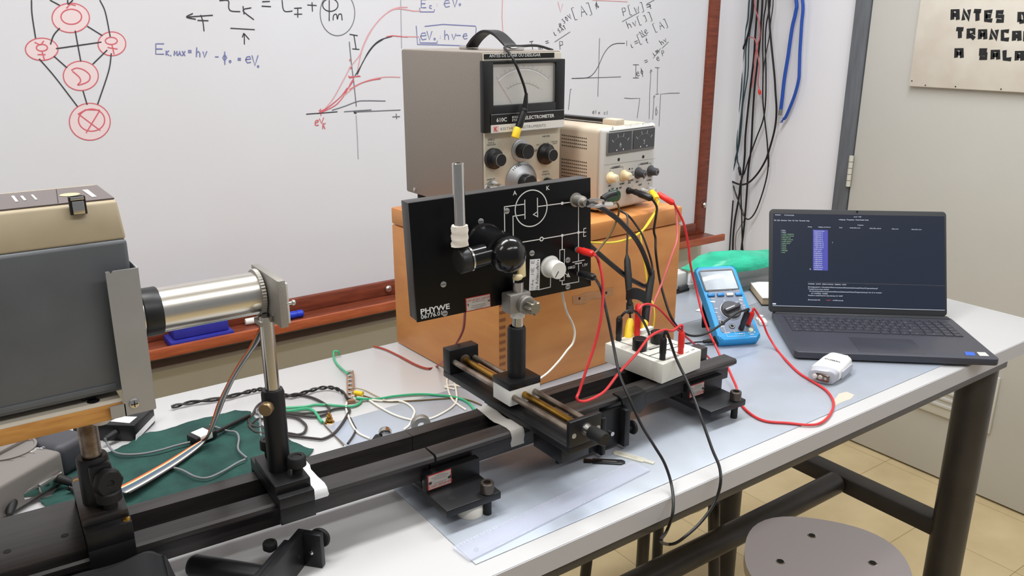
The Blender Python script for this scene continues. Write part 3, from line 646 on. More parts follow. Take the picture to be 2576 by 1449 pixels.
for x, y in [(1255, 1106), (1273, 1068), (1303, 1040), (1340, 1034), (1374, 1056)]:
    q = kz(x, y); et.disc((q.x, -0.0004, q.z), 0.0009, (0, -1, 0), M_print_k, 10)
q = kz(1088, 1000); et.ribbon([(q.x, -0.0004, q.z), (q.x, -0.0004, q.z - 0.006)], 0.0006, M_print_k, (0, -1, 0)); q = kz(1086, 1180); et.ribbon([(q.x, -0.0004, q.z), (q.x, -0.0004, q.z - 0.014)], 0.0006, M_print_k, (0, -1, 0))
et.build('printed_legend', em, recalc=False)
# handle
hd = MB(); hx = EW * 0.48
P = [(hx, 0.125 - 0.0, EH + 0.004), (hx, 0.110, EH + 0.018), (hx, 0.085, EH + 0.0285), (hx, 0.055, EH + 0.026), (hx, 0.030, EH + 0.012), (hx, 0.022, EH + 0.006)]
P = [(hx, 0.150, EH + 0.003), (hx, 0.128, EH + 0.019), (hx, 0.100, EH + 0.030), (hx, 0.070, EH + 0.027), (hx, 0.042, EH + 0.013), (hx, 0.030, EH + 0.005)]
PP = smooth_pts(P, 8)
rings = []
for i, p in enumerate(PP):
    t_ = (PP[min(i + 1, len(PP) - 1)] - PP[max(i - 1, 0)]).normalized(); nn = Vector((1, 0, 0)).cross(t_)
    rings.append([p + Vector((sx * 0.0125, 0, 0)) + nn * sz for sx, sz in ((-1, -0.002), (-0.9, 0.002), (0.9, 0.002), (1, -0.002), (0.9, -0.003), (-0.9, -0.003))])
hd.ring_loft(rings, M_blackp); hd.build('carrying_handle', em)
for yy in (0.024, 0.158):
    MB().box((hx - 0.014, yy - 0.012, EH), (hx + 0.014, yy + 0.012, EH + 0.0065), M_chrome, 0.002).build('handle_bracket', em)
for xx in (0.02, EW - 0.02):
    for yy in (0.03, ED - 0.03): MB().cyl((xx, yy, -0.0165), (xx, yy, 0), 0.011, M_rubber, 16).build('foot', em)
q = on_face(Me, 990 + 185 / 3.45, 60 + 1440 / 3.45, 0, 0.0); MB().lathe([(0.0045, 0), (0.0045, 0.001), (0.002, 0.002)], (0, q.y, q.z), (-1, q.y, q.z), M_chrome, 14).build('case_screw', em)

# cable with yellow tipped plug draped over the electrometer
Y_ = 1.118
pw = [on_y(1390, 126, 1.20), on_y(1352, 115, 1.19), on_y(1310, 116, 1.18), on_y(1270, 118, 1.16), on_y(1286, 140, 1.128), on_y(1303, 175, Y_), on_y(1318, 215, Y_), on_y(1324, 240, Y_)]
cw = MB().tube(pw, 0.0022, M_blackw).build('probe_lead'); tag(cw, 'black probe lead with yellow ended plug hanging over the big needle meter', 'cable')
MB().lathe([(0.0025, 0), (0.004, 0.014), (0.005, 0.030)], on_y(1324, 234, Y_), on_y(1321, 272, Y_), M_blackp, 14).sphere(on_y(1319, 278, Y_), 0.0058, M_rubber, n=12).lathe([(0.0045, 0), (0.0060, 0.008), (0.0062, 0.028)], on_y(1318, 278, Y_), on_y(1303, 326, Y_), M_blackp, 14).build('plug_sleeve', cw)
MB().lathe([(0.0050, 0), (0.0066, 0.003), (0.0066, 0.017), (0.0058, 0.018)], on_y(1303, 320, Y_), on_y(1296, 345, Y_), M_yellow, 16).build('plug_tip', cw)

# ------------------------------------------------------------------ power supply
ps = thing('power_supply', 'beige bench power supply with two dark meters on the right end of the crate', 'power supply', V(0.9655, 1.0800, 0.2745), yaw=8.0)
PW, PD, PH = 0.1462, 0.235, 0.147
MB().box((0, 0.012, 0), (PW, PD, PH), M_psu, 0.010, seg=3).build('case', ps)
fp = MB().box((-0.001, 0.0, 0.001), (PW + 0.001, 0.014, PH), M_psuf, 0.007, seg=3)
fp.build('front_frame', ps)
Mp = mw(ps); k4 = lambda x, y: (1380 + x / 4.829, 260 + y / 4.829)
def P_(x, y, yy=0.0): return on_face(Mp, *k4(x, y), 1, yy)
a = P_(705, 360); b_ = P_(1300, 310); c = P_(700, 640)
z_t, z_b = a.z - 0.001, c.z
MB().box((a.x, -0.003, z_b), (PW - 0.007, 0.002, z_t + 0.002), M_grey, 0.002).build('meter_frame', ps)
xm = (a.x + PW - 0.007) / 2
for i, (xa, xb, ch) in enumerate([(a.x + 0.003, xm - 0.003, 'A'), (xm + 0.003, PW - 0.010, 'V')]):
    mm = MB().box((xa, -0.0042, z_b + 0.006), (xb, -0.0025, z_t), M_psumeter)
    cx_, cz_ = (xa + xb) / 2, z_b + 0.004
    mm.ribbon([(cx_ + 0.027 * math.sin(R_(-48 + 96 * j / 16)), -0.0044, cz_ + 0.027 * math.cos(R_(-48 + 96 * j / 16))) for j in range(17)], 0.0006, M_print_g, (0, -1, 0))
    for j in range(4):
        aa = R_(-45 + 30 * j); mm.ribbon([(cx_ + 0.027 * math.sin(aa), -0.0044, cz_ + 0.027 * math.cos(aa)), (cx_ + 0.033 * math.sin(aa), -0.0044, cz_ + 0.033 * math.cos(aa))], 0.0009, M_print_w, (0, -1, 0))
    mm.text(ch, FM(cx_, cz_ + 0.011, -0.0045), 0.0085, M_print_w, 'CENTER'); mm.ribbon([(cx_ - 0.002, -0.0045, cz_ + 0.0092), (cx_ + 0.002, -0.0045, cz_ + 0.0092)], 0.0006, M_print_w, (0, -1, 0))
    mm.disc((cx_ - 0.010, -0.0046, z_b + 0.0085), 0.0014, (0, -1, 0), M_paper, 10); mm.disc((cx_ + 0.008, -0.0046, z_b + 0.0085), 0.0014, (0, -1, 0), M_paper, 10)
    mm.build('panel_meter', ps, recalc=False)
a = P_(742, 285); b_ = P_(1275, 230); c = P_(738, 340)
st_ = MB().box((a.x, -0.0012, c.z), (PW - 0.010, 0.001, PH - 0.006), M_dgrey)
st_.text('POWER SUPPLY', FM(a.x + 0.040, c.z + 0.004, -0.0015), 0.0062, M_print_w, bold=0.0001); st_.text('MPS-3003', FM(a.x + 0.088, c.z + 0.004, -0.0015), 0.0062, M_print_w, bold=0.0001); st_.text('minipa', FM(a.x + 0.012, c.z + 0.004, -0.0015), 0.005, M_print_w)
st_.quad([(a.x + 0.003, -0.0015, c.z + 0.0025), (a.x + 0.010, -0.0015, c.z + 0.0025), (a.x + 0.0065, -0.0015, c.z + 0.0095)], M_print_w)
st_.build('title_strip', ps, recalc=False)
for (x, y), r_, m_, nm in [((745, 900), 0.0105, mat('ivory plastic', (226, 206, 166), 0.45), 'current_knob'), ((905, 875), 0.0105, MATS['ivory plastic'], 'current_knob'), ((1085, 845), 0.0105, M_dgrey, 'voltage_knob'), ((1235, 822), 0.0105, M_dgrey, 'voltage_knob')]:
    q = P_(x, y)
    kb = MB().lathe([(r_, 0), (r_, 0.002), (r_ * .78, 0.004), (r_ * .62, 0.016), (r_ * .5, 0.0168)], (q.x, 0, q.z), (q.x, -1, q.z), m_, 24)
    kb.lathe([(r_ * .46, 0.0166), (r_ * .46, 0.0172)], (q.x, 0, q.z), (q.x, -1, q.z), M_white if m_ is not M_dgrey else M_alu_m, 18)
    kb.lathe([(r_ * .36, 0.0170), (r_ * .36, 0.0175)], (q.x, 0, q.z), (q.x, -1, q.z), m_, 18)
    kb.build(nm, ps)
tx = MB()
def line(pts, wd=0.0007, m_=M_print_k): tx.ribbon([(P_(x, y).x, -0.0006, P_(x, y).z) for x, y in pts], wd, m_, (0, -1, 0))
line([(745, 830), (745, 790), (905, 770), (905, 810)]); line([(1090, 780), (1090, 745), (1242, 725), (1242, 760)]); line([(676, 750), (1305, 668)], 0.0004, M_print_g)
for s_, x, y, sz in [('CURRENT', 765, 795, .0052), ('VOLTAGE', 1112, 750, .0052), ('HI', 1003, 803, .004), ('LO', 1003, 845, .004), ('FINE', 722, 1012, .0036), ('COARSE', 858, 990, .0036), ('FINE', 1058, 965, .0036), ('COARSE', 1190, 945, .0036), ('AMPS', 962, 975, .0032), ('GND', 1088, 1003, .0046), ('ON', 755, 1052, .0046), ('OFF', 850, 1040, .0046), ('-', 1010, 1015, .006), ('+', 1205, 990, .006)]:
    q = P_(x, y); tx.text(s_, FM(q.x, q.z, -0.0006), sz, M_print_k, bold=0.00012)
for x, y, r_ in [(850, 682, 0.0030), (1148, 648, 0.0030), (817, 945, 0.0022), (980, 797, 0.0018), (980, 845, 0.0016), (735, 1055, 0.0016), (830, 1035, 0.002), (1155, 905, 0.0018)]:
    q = P_(x, y); tx.disc((q.x, -0.0007, q.z), r_, (0, -1, 0), M_rubber, 14)
tx.build('printed_legend', ps, recalc=False)
q0 = P_(970, 860); q1 = P_(1025, 940)
MB().box((q0.x, -0.0015, q1.z), (q1.x, 0, q0.z), M_grey, 0.0008).box((q0.x + .001, -0.004, q1.z + .004), (q1.x - .001, -0.001, q1.z + .009), M_psuf, 0.0006).build('slide_switch', ps)
q = P_(795, 1130, -0.004)
MB().prism([(q.x + 0.017 * math.copysign(abs(math.cos(a_)) ** .6, math.cos(a_)), q.z + 0.0105 * math.copysign(abs(math.sin(a_)) ** .8, math.sin(a_))) for a_ in [2 * math.pi * i / 28 for i in range(28)]], 0, 0.006, M_greenbtn, Matrix.Rotation(R_(90), 4, 'X'), bev=0.001).build('power_button', ps)
posts = []
for (x, y), m_ in [((965, 1060), M_rubber), ((1130, 1065), M_psuf), ((1215, 1050), M_psuf)]:
    q = P_(x, y); posts.append(q)
    MB().lathe([(0.0062, 0), (0.0062, 0.004), (0.0046, 0.006), (0.0046, 0.016)], (q.x, 0, q.z), (q.x, -1, q.z), m_, 18).build('terminal_post', ps)
hb = MB(); n = 0
for rows, zt_, in ((4, 385), (7, 675)):
    for r_ in range(rows):
        for c_ in range(13):
            q = on_face(Mp, *k4(165 + c_ * 24.2, zt_ + r_ * (41 if rows == 4 else 40.5) + c_ * (3.6 if rows == 4 else 3.8)), 0, -0.0003)
            hb.disc((-0.0003, q.y, q.z), 0.0014, (-1, 0, 0), M_rubber, 8)
hb.build('vent_holes', ps, kind='stuff', recalc=False)
hx0 = PW * .45
MB().box((hx0 - 0.012, 0.020, PH - 0.002), (hx0 + 0.012, 0.052, PH + 0.010), M_psu, 0.002).box((hx0 - 0.012, 0.190, PH - 0.002), (hx0 + 0.012, 0.222, PH + 0.010), M_psu, 0.002).build('handle_mount', ps)
MB().box((hx0 - 0.010, 0.050, PH + 0.003), (hx0 + 0.010, 0.192, PH + 0.009), M_blackp, 0.002).build('handle_strap', ps)
for xx in (0.02, PW - 0.02):
    for yy in (0.035, PD - 0.03): MB().cyl((xx, yy, -0.0045), (xx, yy, 0.001), 0.009, M_rubber, 14).build('foot', ps)

# ------------------------------------------------------------------ optical rail
RP = [(.016, .042), (.016, .064), (.006, .067), (0, .0725), (0, .0775), (.0025, .080), (.0265, .080), (.0265, .058), (.0625, .058), (.0625, .080), (.0835, .080), (.086, .0775), (.086, .0725), (.080, .067), (.070, .064), (.070, .042)]
def rail_body(x0, x1):
    return MB().ring_loft([[Vector((x, y, z)) for y, z in RP] for x in (x0, x1)], M_rail)
r2 = thing('optical_rail', 'right half of the black optical rail, on two bolted feet', 'optical rail', V(0.4575, 0.803, 0), yaw=-0.7)
rail_body(0, 0.553).build('rail_body', r2)
def tagplate(parent, M4, flip=True, wd=0.030, ht=0.0165):
    """little riveted property plate, local XY plane of M4, centred"""
    b = MB()
    b.box((-wd / 2, -ht / 2, -0.0006), (wd / 2, ht / 2, 0), M_print_r, M=M4).box((-wd / 2 + .0012, -ht / 2 + .0010, 0), (wd / 2 - .0012, ht / 2 - .0010, 0.0003), M_tag, M=M4)
    Mt = M4 @ (Matrix.Rotation(math.pi, 4, 'Z') if flip else Matrix.Identity(4))
    b.text('USP-IFQSC-DFCM', Mt @ Matrix.Translation((0, ht * .20, 0.0005)), ht * .23, M_print_r, 'CENTER', sx=wd / 0.0340)
    b.ribbon([Mt @ Vector(p) for p in [(-wd * .26, -ht * .14, .0005), (wd * .26, -ht * .14, .0005), (wd * .26, ht * .12, .0005), (-wd * .26, ht * .12, .0005)]], 0.0005, M_print_g, Mt.to_3x3() @ Vector((0, 0, 1)), closed=True)
    b.text('Laboratorio de Ensino', Mt @ Matrix.Translation((0, -ht * .30, 0.0005)), ht * .13, M_print_g, 'CENTER'); b.text('PATRIMONIO', Mt @ Matrix.Translation((0, -ht * .42, 0.0005)), ht * .11, M_print_g, 'CENTER')
    for s_ in (-1, 1):
        c = M4 @ Vector((s_ * wd * .41, 0, 0)); n_ = (M4.to_3x3() @ Vector((0, 0, 1))).normalized()
        b.lathe([(ht * .13, 0), (ht * .13, 0.0006), (ht * .06, 0.0010)], c, c + n_, M_chrome, 12); b.cyl(c, c + n_ * 0.0013, ht * .05, M_rubber, 8)
    return b.build('property_tag', parent, 'small riveted plate with red border')
def foot(parent, x0, yoff, tag_u=(0.004, 0.034), puck=False):
    w_ = 0.079
    b = MB().box((x0, yoff + 0.0015, .0295), (x0 + w_, yoff + 0.0130, .0565), M_black, 0.001).box((x0, yoff + 0.0150, .0295), (x0 + w_, yoff + 0.082, .0416), M_black, 0.001)
    b.box((x0, yoff - 0.048, .0215), (x0 + w_, yoff + 0.130, .0315), M_black, 0.001)
    f = b.build('foot', parent)
    MB().cyl((x0 + 0.020, yoff - 0.027, .0313), (x0 + 0.020, yoff - 0.027, .0317), 0.0048, M_rubber, 16).build('bolt_hole', f)
    for bx_, by in ((x0 + w_ - 0.0155, yoff - 0.040), (x0 + w_ - 0.0155, yoff + 0.118)):
        q = MB().cyl((bx_, by, 0.0006), (bx_, by, .0325), 0.0053, M_rubber, 16).lathe([(.0080, 0), (.0088, .001), (.0088, .0135), (.0080, .0145), (.0048, .0145), (.0048, .009)], (bx_, by, .0318), (bx_, by, 1), mat('bolt steel', (92, 84, 78), 0.35, 0.8) if 'bolt steel' not in MATS else MATS['bolt steel'], 18)
        q.build('leveling_bolt', f)
    M4 = Matrix.Translation((x0 + (tag_u[0] + tag_u[1]) / 2, yoff + 0.0008, .0448)) @ Matrix.Rotation(R_(90), 4, 'X')
    tagplate(f, M4, True, tag_u[1] - tag_u[0], 0.0205)
    return f
foot(r2, -0.0150, 0.0, (0.002, 0.036)); foot(r2, 0.452, 0.006, (0.004, 0.036))
r1 = thing('optical_rail', 'left half of the black optical rail, under the lamp carrier and plate', 'optical rail', V(0.455, 0.803, 0), yaw=-2.9)
rail_body(-0.70, -0.0008).build('rail_body', r1)
Mr1 = mw(r1)
b = MB().box((-0.62, 0.004, 0.0801), (-0.3875, 0.112, 0.0905), M_rail, 0.001)
ep = b.build('end_plate', r1)
for px, py in [(163, 1346.6), (18, 1387)]:
    q = on_face(Mr1, px, py, 2, 0.0906); MB().cyl((q.x, q.y, .0903), (q.x, q.y, .0908), 0.0036, M_rubber, 14).build('screw_hole', ep)
foot(r1, -0.60, 0.0)
foot(r1, -0.140, 0.20 - 0.20) if False else None

# puck under the foot, tape strips
pk = MB().lathe([(.0165, 0), (.0168, .001), (.0168, .0125), (.0155, .0155), (.013, .0165)], V(.4885, .7765, .0016), V(.4885, .7765, 1), M_whitew, 32).build('round_pad'); tag(pk, 'round off-white pad under the front foot plate of the rail', 'pad')
def tape(name, label, m_, xa, xb, rail, pts, jag=0.0):
    """strip laid across the rail, pts (y, z) local; a real 0.4 mm thick skin"""
    M = mw(rail); b = MB(); n = len(pts); top = []; bot = []
    for i, (y, z) in enumerate(pts):
        dx = jag * math.sin(i * 2.3)
        top.append([M @ Vector((xa + dx, y, z + .0004)), M @ Vector((xb + dx * .6, y, z + .0004)), M @ Vector((xb + dx * .6, y, z + .0001)), M @ Vector((xa + dx, y, z + .0001))])
    b.ring_loft(top, m_); o = b.build(name); tag(o, label, 'tape'); return o
tape('tape_strip', 'white paper tape strip across the rail beside the tall post', M_paper, -0.1555, -0.1385, r1, [(.078, .0803), (.062, .0803), (.055, .078), (.044, .0770), (.034, .078), (.026, .0803), (.012, .0803), (.0016, .0803), (-.0006, .0775), (-.0008, .0725), (-.0005, .070)], .0012)
tape('tape_strip', 'grey tape strip with torn hanging end across the rail by the slide', M_tapeg, 0.112, 0.133, r2, [(.088, .0760), (.085, .0803), (.064, .0803), (.052, .077), (.040, .077), (.027, .0803), (.012, .0803), (.0016, .0803), (-.0008, .0775), (-.0012, .0700), (-.0008, .0630), (-.0010, .0575)], .001)
q = on_z(1377, 1108, .030)
b = MB().sphere((0, 0, 0), 0.011, M_tape, sc=(1.1, 0.9, 0.7), n=10)
for v in b.bm.verts: v.co *= 1 + 0.25 * math.sin(v.co.x * 900 + v.co.z * 700) ; v.co += Vector((q.x, q.y + .012, q.z))
tag(b.build('tape_wad'), 'crumpled wad of masking tape stuck under the cross slide', 'tape')

# ------------------------------------------------------------------ carrier with the tall post (monochromator tube)
cb = thing('rail_carrier', 'black rail carrier with tall post and brass screw holding the silver tube', 'rail carrier', V(0.2770, 0.8480, 0), yaw=-2.9)
MB().box((-.020, -.0545, .0812), (.020, .0565, .095), M_black, .0008).box((-.020, -.0545, .062), (.020, -.0455, .0814), M_black, .0008).box((-.020, .0528, .062), (.020, .0575, .0814), M_black, .0008).build('saddle', cb)
MB().box((-.0205, -.0445, .095), (.0195, .0345, .1055), M_black, .0008).build('base_plate', cb)
pxy = (-.003, -.006)
MB().lathe([(.0127, 0), (.0127, .094), (.0112, .0985), (.0085, .0985)], (*pxy, .1055), (*pxy, 1), M_blackp, 32).build('post', cb)
def thumb(parent, x, y, z, r=.0105, h=.013, name='thumb_screw', sh=.008):
    b = MB().cyl((x, y, z), (x, y, z + sh), r * .55, M_rubber, 16).lathe([(r * .8, 0), (r, .0015), (r, h - .0015), (r * .9, h), (r * .55, h), (r * .5, h - .0012), (0.0002, h - .0012)], (x, y, z + sh), (x, y, z + 1), M_rubber, 24)
    return b.build(name, parent)
thumb(cb, .011, -.027, .1055); thumb(cb, -.004, .030, .1055, .0095)
d_ = Vector((-.62, -.78, 0)); c0 = Vector((*pxy, .1895)) + d_ * .0115
MB().lathe([(.0048, 0), (.0048, .004), (.0070, .0045), (.0075, .0055), (.0075, .0125), (.0068, .0135)], c0, c0 + d_, mat('dull bronze', (150, 128, 96), .38, .9), 26).build('clamp_screw', cb)

# silver tube with plate (on the chrome rod held by the post)
Tx = 0.2755; Ty = 0.870; Tz = 0.3085
tb = thing('light_tube', 'thick silver tube with black collar and square plate at its right end', 'optical tube', V(0.274, 0.842, 0.2))
def tl(x, y, z): return Vector((x - .274, y - .842, z - .2))
MB().cyl(tl(.274, .842, .2025), tl(.274, .842, .290), .0080, M_chrome, 24).build('support_rod', tb)
MB().cyl(tl(.150, Ty, Tz), tl(Tx, Ty, Tz), .0235, M_alu, 56).build('barrel', tb)
MB().lathe([(.0240, 0), (.0252, .001), (.0252, .0165), (.0244, .0178)], tl(.1555, Ty, Tz), tl(1, Ty, Tz), M_blackp, 48).build('collar', tb, 'black collar')
b = MB()
n = 96; rings = []
for t_, r_ in ((0, .0250), (.0006, .0262), (.0050, .0262), (.0056, .0250)):
    rings.append([tl(Tx - .0025 + t_, Ty, Tz) + Vector((0, math.cos(2 * math.pi * i / n), math.sin(2 * math.pi * i / n))) * (r_ + (.0004 if i % 2 else -.0003)) for i in range(n)])
b.ring_loft(rings, M_cast); b.build('knurled_ring', tb)
MB().box(tl(.2800, .8130, .2825), tl(.2885, .8950, .3345), M_cast, .001).build('mounting_plate', tb)
MB().box(tl(.2890, .8150, .2855), tl(.2915, .8500, .3070), M_psuf, .0005).box(tl(.2890, .8150, .3085), tl(.2915, .8500, .3300), M_psuf, .0005).build('slide_holder', tb)
MB().cyl(tl(.2890, .8165, .3075), tl(.2960, .8165, .3075), .0018, M_chrome, 12).sphere(tl(.2965, .8165, .3075), .0030, M_chrome, n=14).build('screw', tb)
MB().box(tl(.2650, .8360, .2800), tl(.2840, .8560, .2860), M_cast, .001).build('bracket', tb)

# ------------------------------------------------------------------ carrier with clamp, wooden platform, lamp housing
ca = thing('rail_carrier', 'black rail carrier with clamp knobs under the wooden platform', 'rail carrier', V(0.0900, 0.8450, 0), yaw=-2.9)
MB().box((-.021, -.0440, .1000), (.021, .0850, .1200), M_black, .0008).box((-.021, -.0440, .070), (.021, -.0330, .1002), M_black, .0008).box((-.021, .0780, .070), (.021, .0850, .1002), M_black, .0008).box((-.0205, -.032, .0812), (.0205, .0775, .1002), M_black).build('saddle', ca)
MB().box((-.022, -.0310, .1200), (.020, .0560, .1280), M_rail, .0008).build('base_plate', ca)
MB().lathe([(.0150, 0), (.0150, .047), (.0135, .050), (.0095, .050)], (-.002, .004, .128), (-.002, .004, 1), M_blackp, 28).box((-.008, -.016, .1285), (.013, -.004, .174), M_blackp, .003).build('clamp_post', ca)
d_ = Vector((.30, -.95, 0)).normalized(); c0 = Vector((.004, -.014, .158))
MB().lathe([(.0060, 0), (.0060, .004), (.0128, .0045), (.0140, .0060), (.0140, .0130), (.0125, .0150), (.004, .0150), (.003, .0135)], c0, c0 + d_, M_rubber, 8).build('clamp_knob', ca)
thumb(ca, .006, -.020, .1280, .0120, .012)
for x_, y_ in [(.0165, -.0375), (-.0165, .0700)]:
    MB().lathe([(.0042, 0), (.0036, .0016), (.0015, .0024)], (x_, y_, .1200), (x_, y_, 1), M_brass, 14).build('brass_screw', ca)

pf = thing('wooden_platform', 'pale wooden board with aluminium end bracket carried by the lamp carrier', 'platform', V(0.088, 0.849, 0.178))
def pl_(x, y, z): return Vector((x - .088, y - .849, z - .178))
MB().cyl(pl_(.0885, .8488, .1785), pl_(.0885, .8488, .2395), .0094, M_steelrod, 24).build('support_tube', pf)
MB().box(pl_(-.30, .781, .2400), pl_(.1135, .985, .2555), M_plyedge, .001).box(pl_(-.30, .7815, .2556), pl_(.1135, .985, .2562), M_ply).build('board', pf)
MB().lathe([(.0075, 0), (.0085, .002), (.0085, .0185), (.0070, .0200)], pl_(.0985, .826, .2400), pl_(.0985, .826, -1), M_white, 20).build('stub', pf, 'white stub under the board')
q = on_y(*(1035 / 4.39, 800 + 930 / 4.39), .81); MB().cyl(pl_(.0915, .7960, .2562), pl_(.0915, .7960, .2566), .0055, M_rubber, 18).build('screw_hole', pf)
# angle bracket (leaning very slightly)
K = Matrix.Translation(pl_(.1138, .7785, .2425)) @ Matrix.Rotation(R_(0.5), 4, 'Y')
prof = [(0, 0), (.0265, 0), (.0268, .1385), (.006, .1385), (.0045, .1362), (.003, .1385), (0, .1385)]
MB().prism(prof, 0, .0016, M_alu_m, K @ Matrix.Rotation(R_(90), 4, 'X')).box((.0258, 0, 0), (.0274, .190, .1385), M_alu_m, M=K).box((-.012, -.0016, 0), (.001, 0, .012), M_alu_m, M=K).build('angle_bracket', pf)
q = K @ Vector((.0085, -.0016, .0105)); MB().lathe([(.0048, 0), (.0042, .0016), (.002, .0024)], q, q + Vector((0, -1, 0)), M_chrome, 18).box(q + Vector((-.0030, -.0027, -.0004)), q + Vector((.0030, -.0022, .0004)), M_rubber).box(q + Vector((-.0004, -.0027, -.0030)), q + Vector((.0004, -.0022, .0030)), M_rubber).build('cross_head_screw', pf)
q = K @ Vector((.0268, .030, .128)); MB().lathe([(.0060, 0), (.0055, .0025), (.002, .0035)], q, q + Vector((1, 0, 0)), M_rubber, 16).build('dome_screw', pf)

lh = thing('lamp_housing', 'grey and beige metal projector housing on the wooden platform', 'lamp housing', V(0.02, 0.84, 0.2566))
def lh_(x, y, z): return Vector((x - .02, y - .84, z - .2562))
def loft_box(b, lo, hi, m_, bev=0.0):
    """lo/hi = (x0,x1,y0,y1,z): tapered block"""
    t = bmesh.new(); vs = []
    for (x0, x1, y0, y1, z) in (lo, hi): vs.append([t.verts.new(p) for p in ((x0, y0, z), (x1, y0, z), (x1, y1, z), (x0, y1, z))])
    t.faces.new(vs[0][::-1]); t.faces.new(vs[1])
    for i in range(4): t.faces.new((vs[0][i], vs[0][(i + 1) % 4], vs[1][(i + 1) % 4], vs[1][i]))
    if bev: bmesh.ops.bevel(t, geom=list(t.edges), offset=bev, segments=3, affect='EDGES', profile=.5)
    b._merge(t, m_); return b
zb_ = .2562
M_proj = mat('grey projector paint', (94, 97, 101), .45, scale=12, rgb2=(84, 86, 90), detail=6)
M_projt = mat('khaki beige paint', (166, 152, 126), .5, var=.03, scale=40)
b = MB(); loft_box(b, (-.26 - .02, .1378 - .02, .7895 - .84, .965 - .84, .006), (-.26 - .02, .1385 - .02, .7895 - .84, .965 - .84, .405 - zb_), M_proj, .004); b.build('lower_case', lh)
b = MB(); loft_box(b, (-.26 - .02, .1385 - .02, .7915 - .84, .960 - .84, .4045 - zb_), (-.26 - .02, .1365 - .02, .8000 - .84, .900 - .84, .4385 - zb_), M_projt, .0025); b.build('upper_case', lh)
Mlh = Matrix.Translation(lh.location)
L3 = lambda x, y: (x / 3.623, 450 + y / 3.623)
zt_ = .4386 - zb_ + .0002
tp = [on_face(Mlh, *L3(x, y), 2, zt_) for x, y in [(1042, 184), (885, 66), (0, 128), (0, 268)]]
dxx = Vector((-.2, 0, 0))
b = MB().prism([(tp[0].x, tp[0].y), (tp[1].x, tp[1].y), (tp[2].x - .2, tp[1].y), (tp[3].x - .2, tp[0].y)], zt_, zt_ + .0012, mat('brown top plate', (92, 82, 80), .3))
for pp, m_ in [([(748, 100), (800, 96), (882, 160), (840, 166)], M_psuf), ([(100, 155), (128, 152), (168, 205), (142, 210)], M_psuf), ([(182, 155), (208, 152), (242, 192), (218, 197)], M_psuf), ([(280, 145), (300, 142), (342, 186), (322, 190)], M_psuf)]:
    b.quad([on_face(Mlh, *L3(x, y), 2, zt_ + .0015) for x, y in pp], m_)
c = on_face(Mlh, *L3(635, 142), 2, zt_ + .0015); b.disc(c, .0085, (0, 0, 1), mat('tan print', (196, 180, 142), .5), 24)
p0 = on_face(Mlh, *L3(512, 92), 2, zt_ + .0015); p1 = on_face(Mlh, *L3(530, 215), 2, zt_ + .0015); b.ribbon([p0, p1], .0007, M_rubber, (0, 0, 1))
b.build('top_plate', lh, recalc=False)
c0 = on_face(Mlh, *L3(712, 255), 1, .7935 - .84)
MB().box((c0.x - .0065, c0.y - .001, c0.z - .0065), (c0.x + .0065, c0.y + .004, c0.z + .009), M_rubber).box((c0.x - .0048, c0.y - .003, c0.z - .006), (c0.x + .0048, c0.y, c0.z + .0055), M_chrome, .0008).box((c0.x - .0055, c0.y - .002, c0.z + .006), (c0.x + .0055, c0.y + .006, c0.z + .009), M_chrome, .0008).build('latch', lh)
b = MB(); 
for fx in (.095, -.10): b.box((fx - .02 - .012, .80 - .84, 0), (fx - .02, .95 - .84, .0062), M_rubber, .001)
b.build('runner', lh)
MB().box((-.255 - .02, .7885 - .84, .010), (.1118 - .02, .7893 - .84, .0155), MATS['grey projector paint'], .0006).build('bottom_lip', lh)

# ------------------------------------------------------------------ cross slide with post
cs = thing('cross_slide', 'black cross slide on the rail with brass lead screw, steel rods and post', 'linear stage', V(0.6135, 0.853, 0))
def s_(x, y, z): return Vector((x - .6135, y - .853, z))
MB().box(s_(.588, .703, .0835), s_(.639, 1.004, .0925), M_black, .001).build('base_plate', cs)
MB().box(s_(.588, .703, .0925), s_(.639, .7100, .1275), M_black, .0010).build('end_block', cs)
MB().box(s_(.588, .984, .0925), s_(.639, 1.004, .1305), M_black, .0012).build('end_block', cs)
ZR = .1105
for x in (.5965, .6315): MB().cyl(s_(x, .7095, ZR), s_(x, .985, ZR), .0042, M_steelrod, 18).build('guide_rod', cs)
b = MB(); n = 20
rr = []; L_ = .2745; N = 136
for i in range(N + 1):
    y = .7097 + L_ * i / N; r0 = .0046 + (.00025 if i % 2 else -.00015)
    rr.append([s_(.6140, y, ZR) + Vector((math.cos(2 * math.pi * j / n) * r0, 0, math.sin(2 * math.pi * j / n) * r0)) for j in range(n)])
b.ring_loft(rr, M_brass); b.build('lead_screw', cs)
MB().lathe([(.0085, 0), (.0085, .003), (.0055, .0035)], s_(.6140, .9842, ZR), s_(.6140, .5, ZR), M_steelrod, 20).build('bearing', cs)
MB().box(s_(.5895, .832, .0985), s_(.6405, .872, .1215), M_white, .0006).build('slider', cs)
MB().box(s_(.5890, .8315, .1215), s_(.6410, .8725, .1315), M_black, .0006).build('slider_top', cs)
MB().lathe([(.0126, 0), (.0126, .0695), (.0110, .0720), (.0088, .0720), (.0086, .060)], s_(.6145, .8515, .1315), s_(.6145, .8515, 1), M_blackp, 32).build('post', cs)
x_k, z_k = .6140, .1120
MB().lathe([(.0088, 0), (.0088, .003), (.0072, .0075), (.0072, .0105)], s_(x_k, .703, z_k), s_(x_k, 0, z_k), M_chrome, 28).build('knob_collar', cs)
b = MB(); n = 48; rr = []
for t_, r0 in ((.0095, .0078), (.0105, .0085), (.0340, .0085), (.0352, .0074)):
    rr.append([s_(x_k, .703 - t_, z_k) + Vector((math.cos(2 * math.pi * j / n), 0, math.sin(2 * math.pi * j / n))) * (r0 + (.00025 if j % 2 else 0)) for j in range(n)])
b.ring_loft(rr, M_rubber); b.build('micrometer_knob', cs)
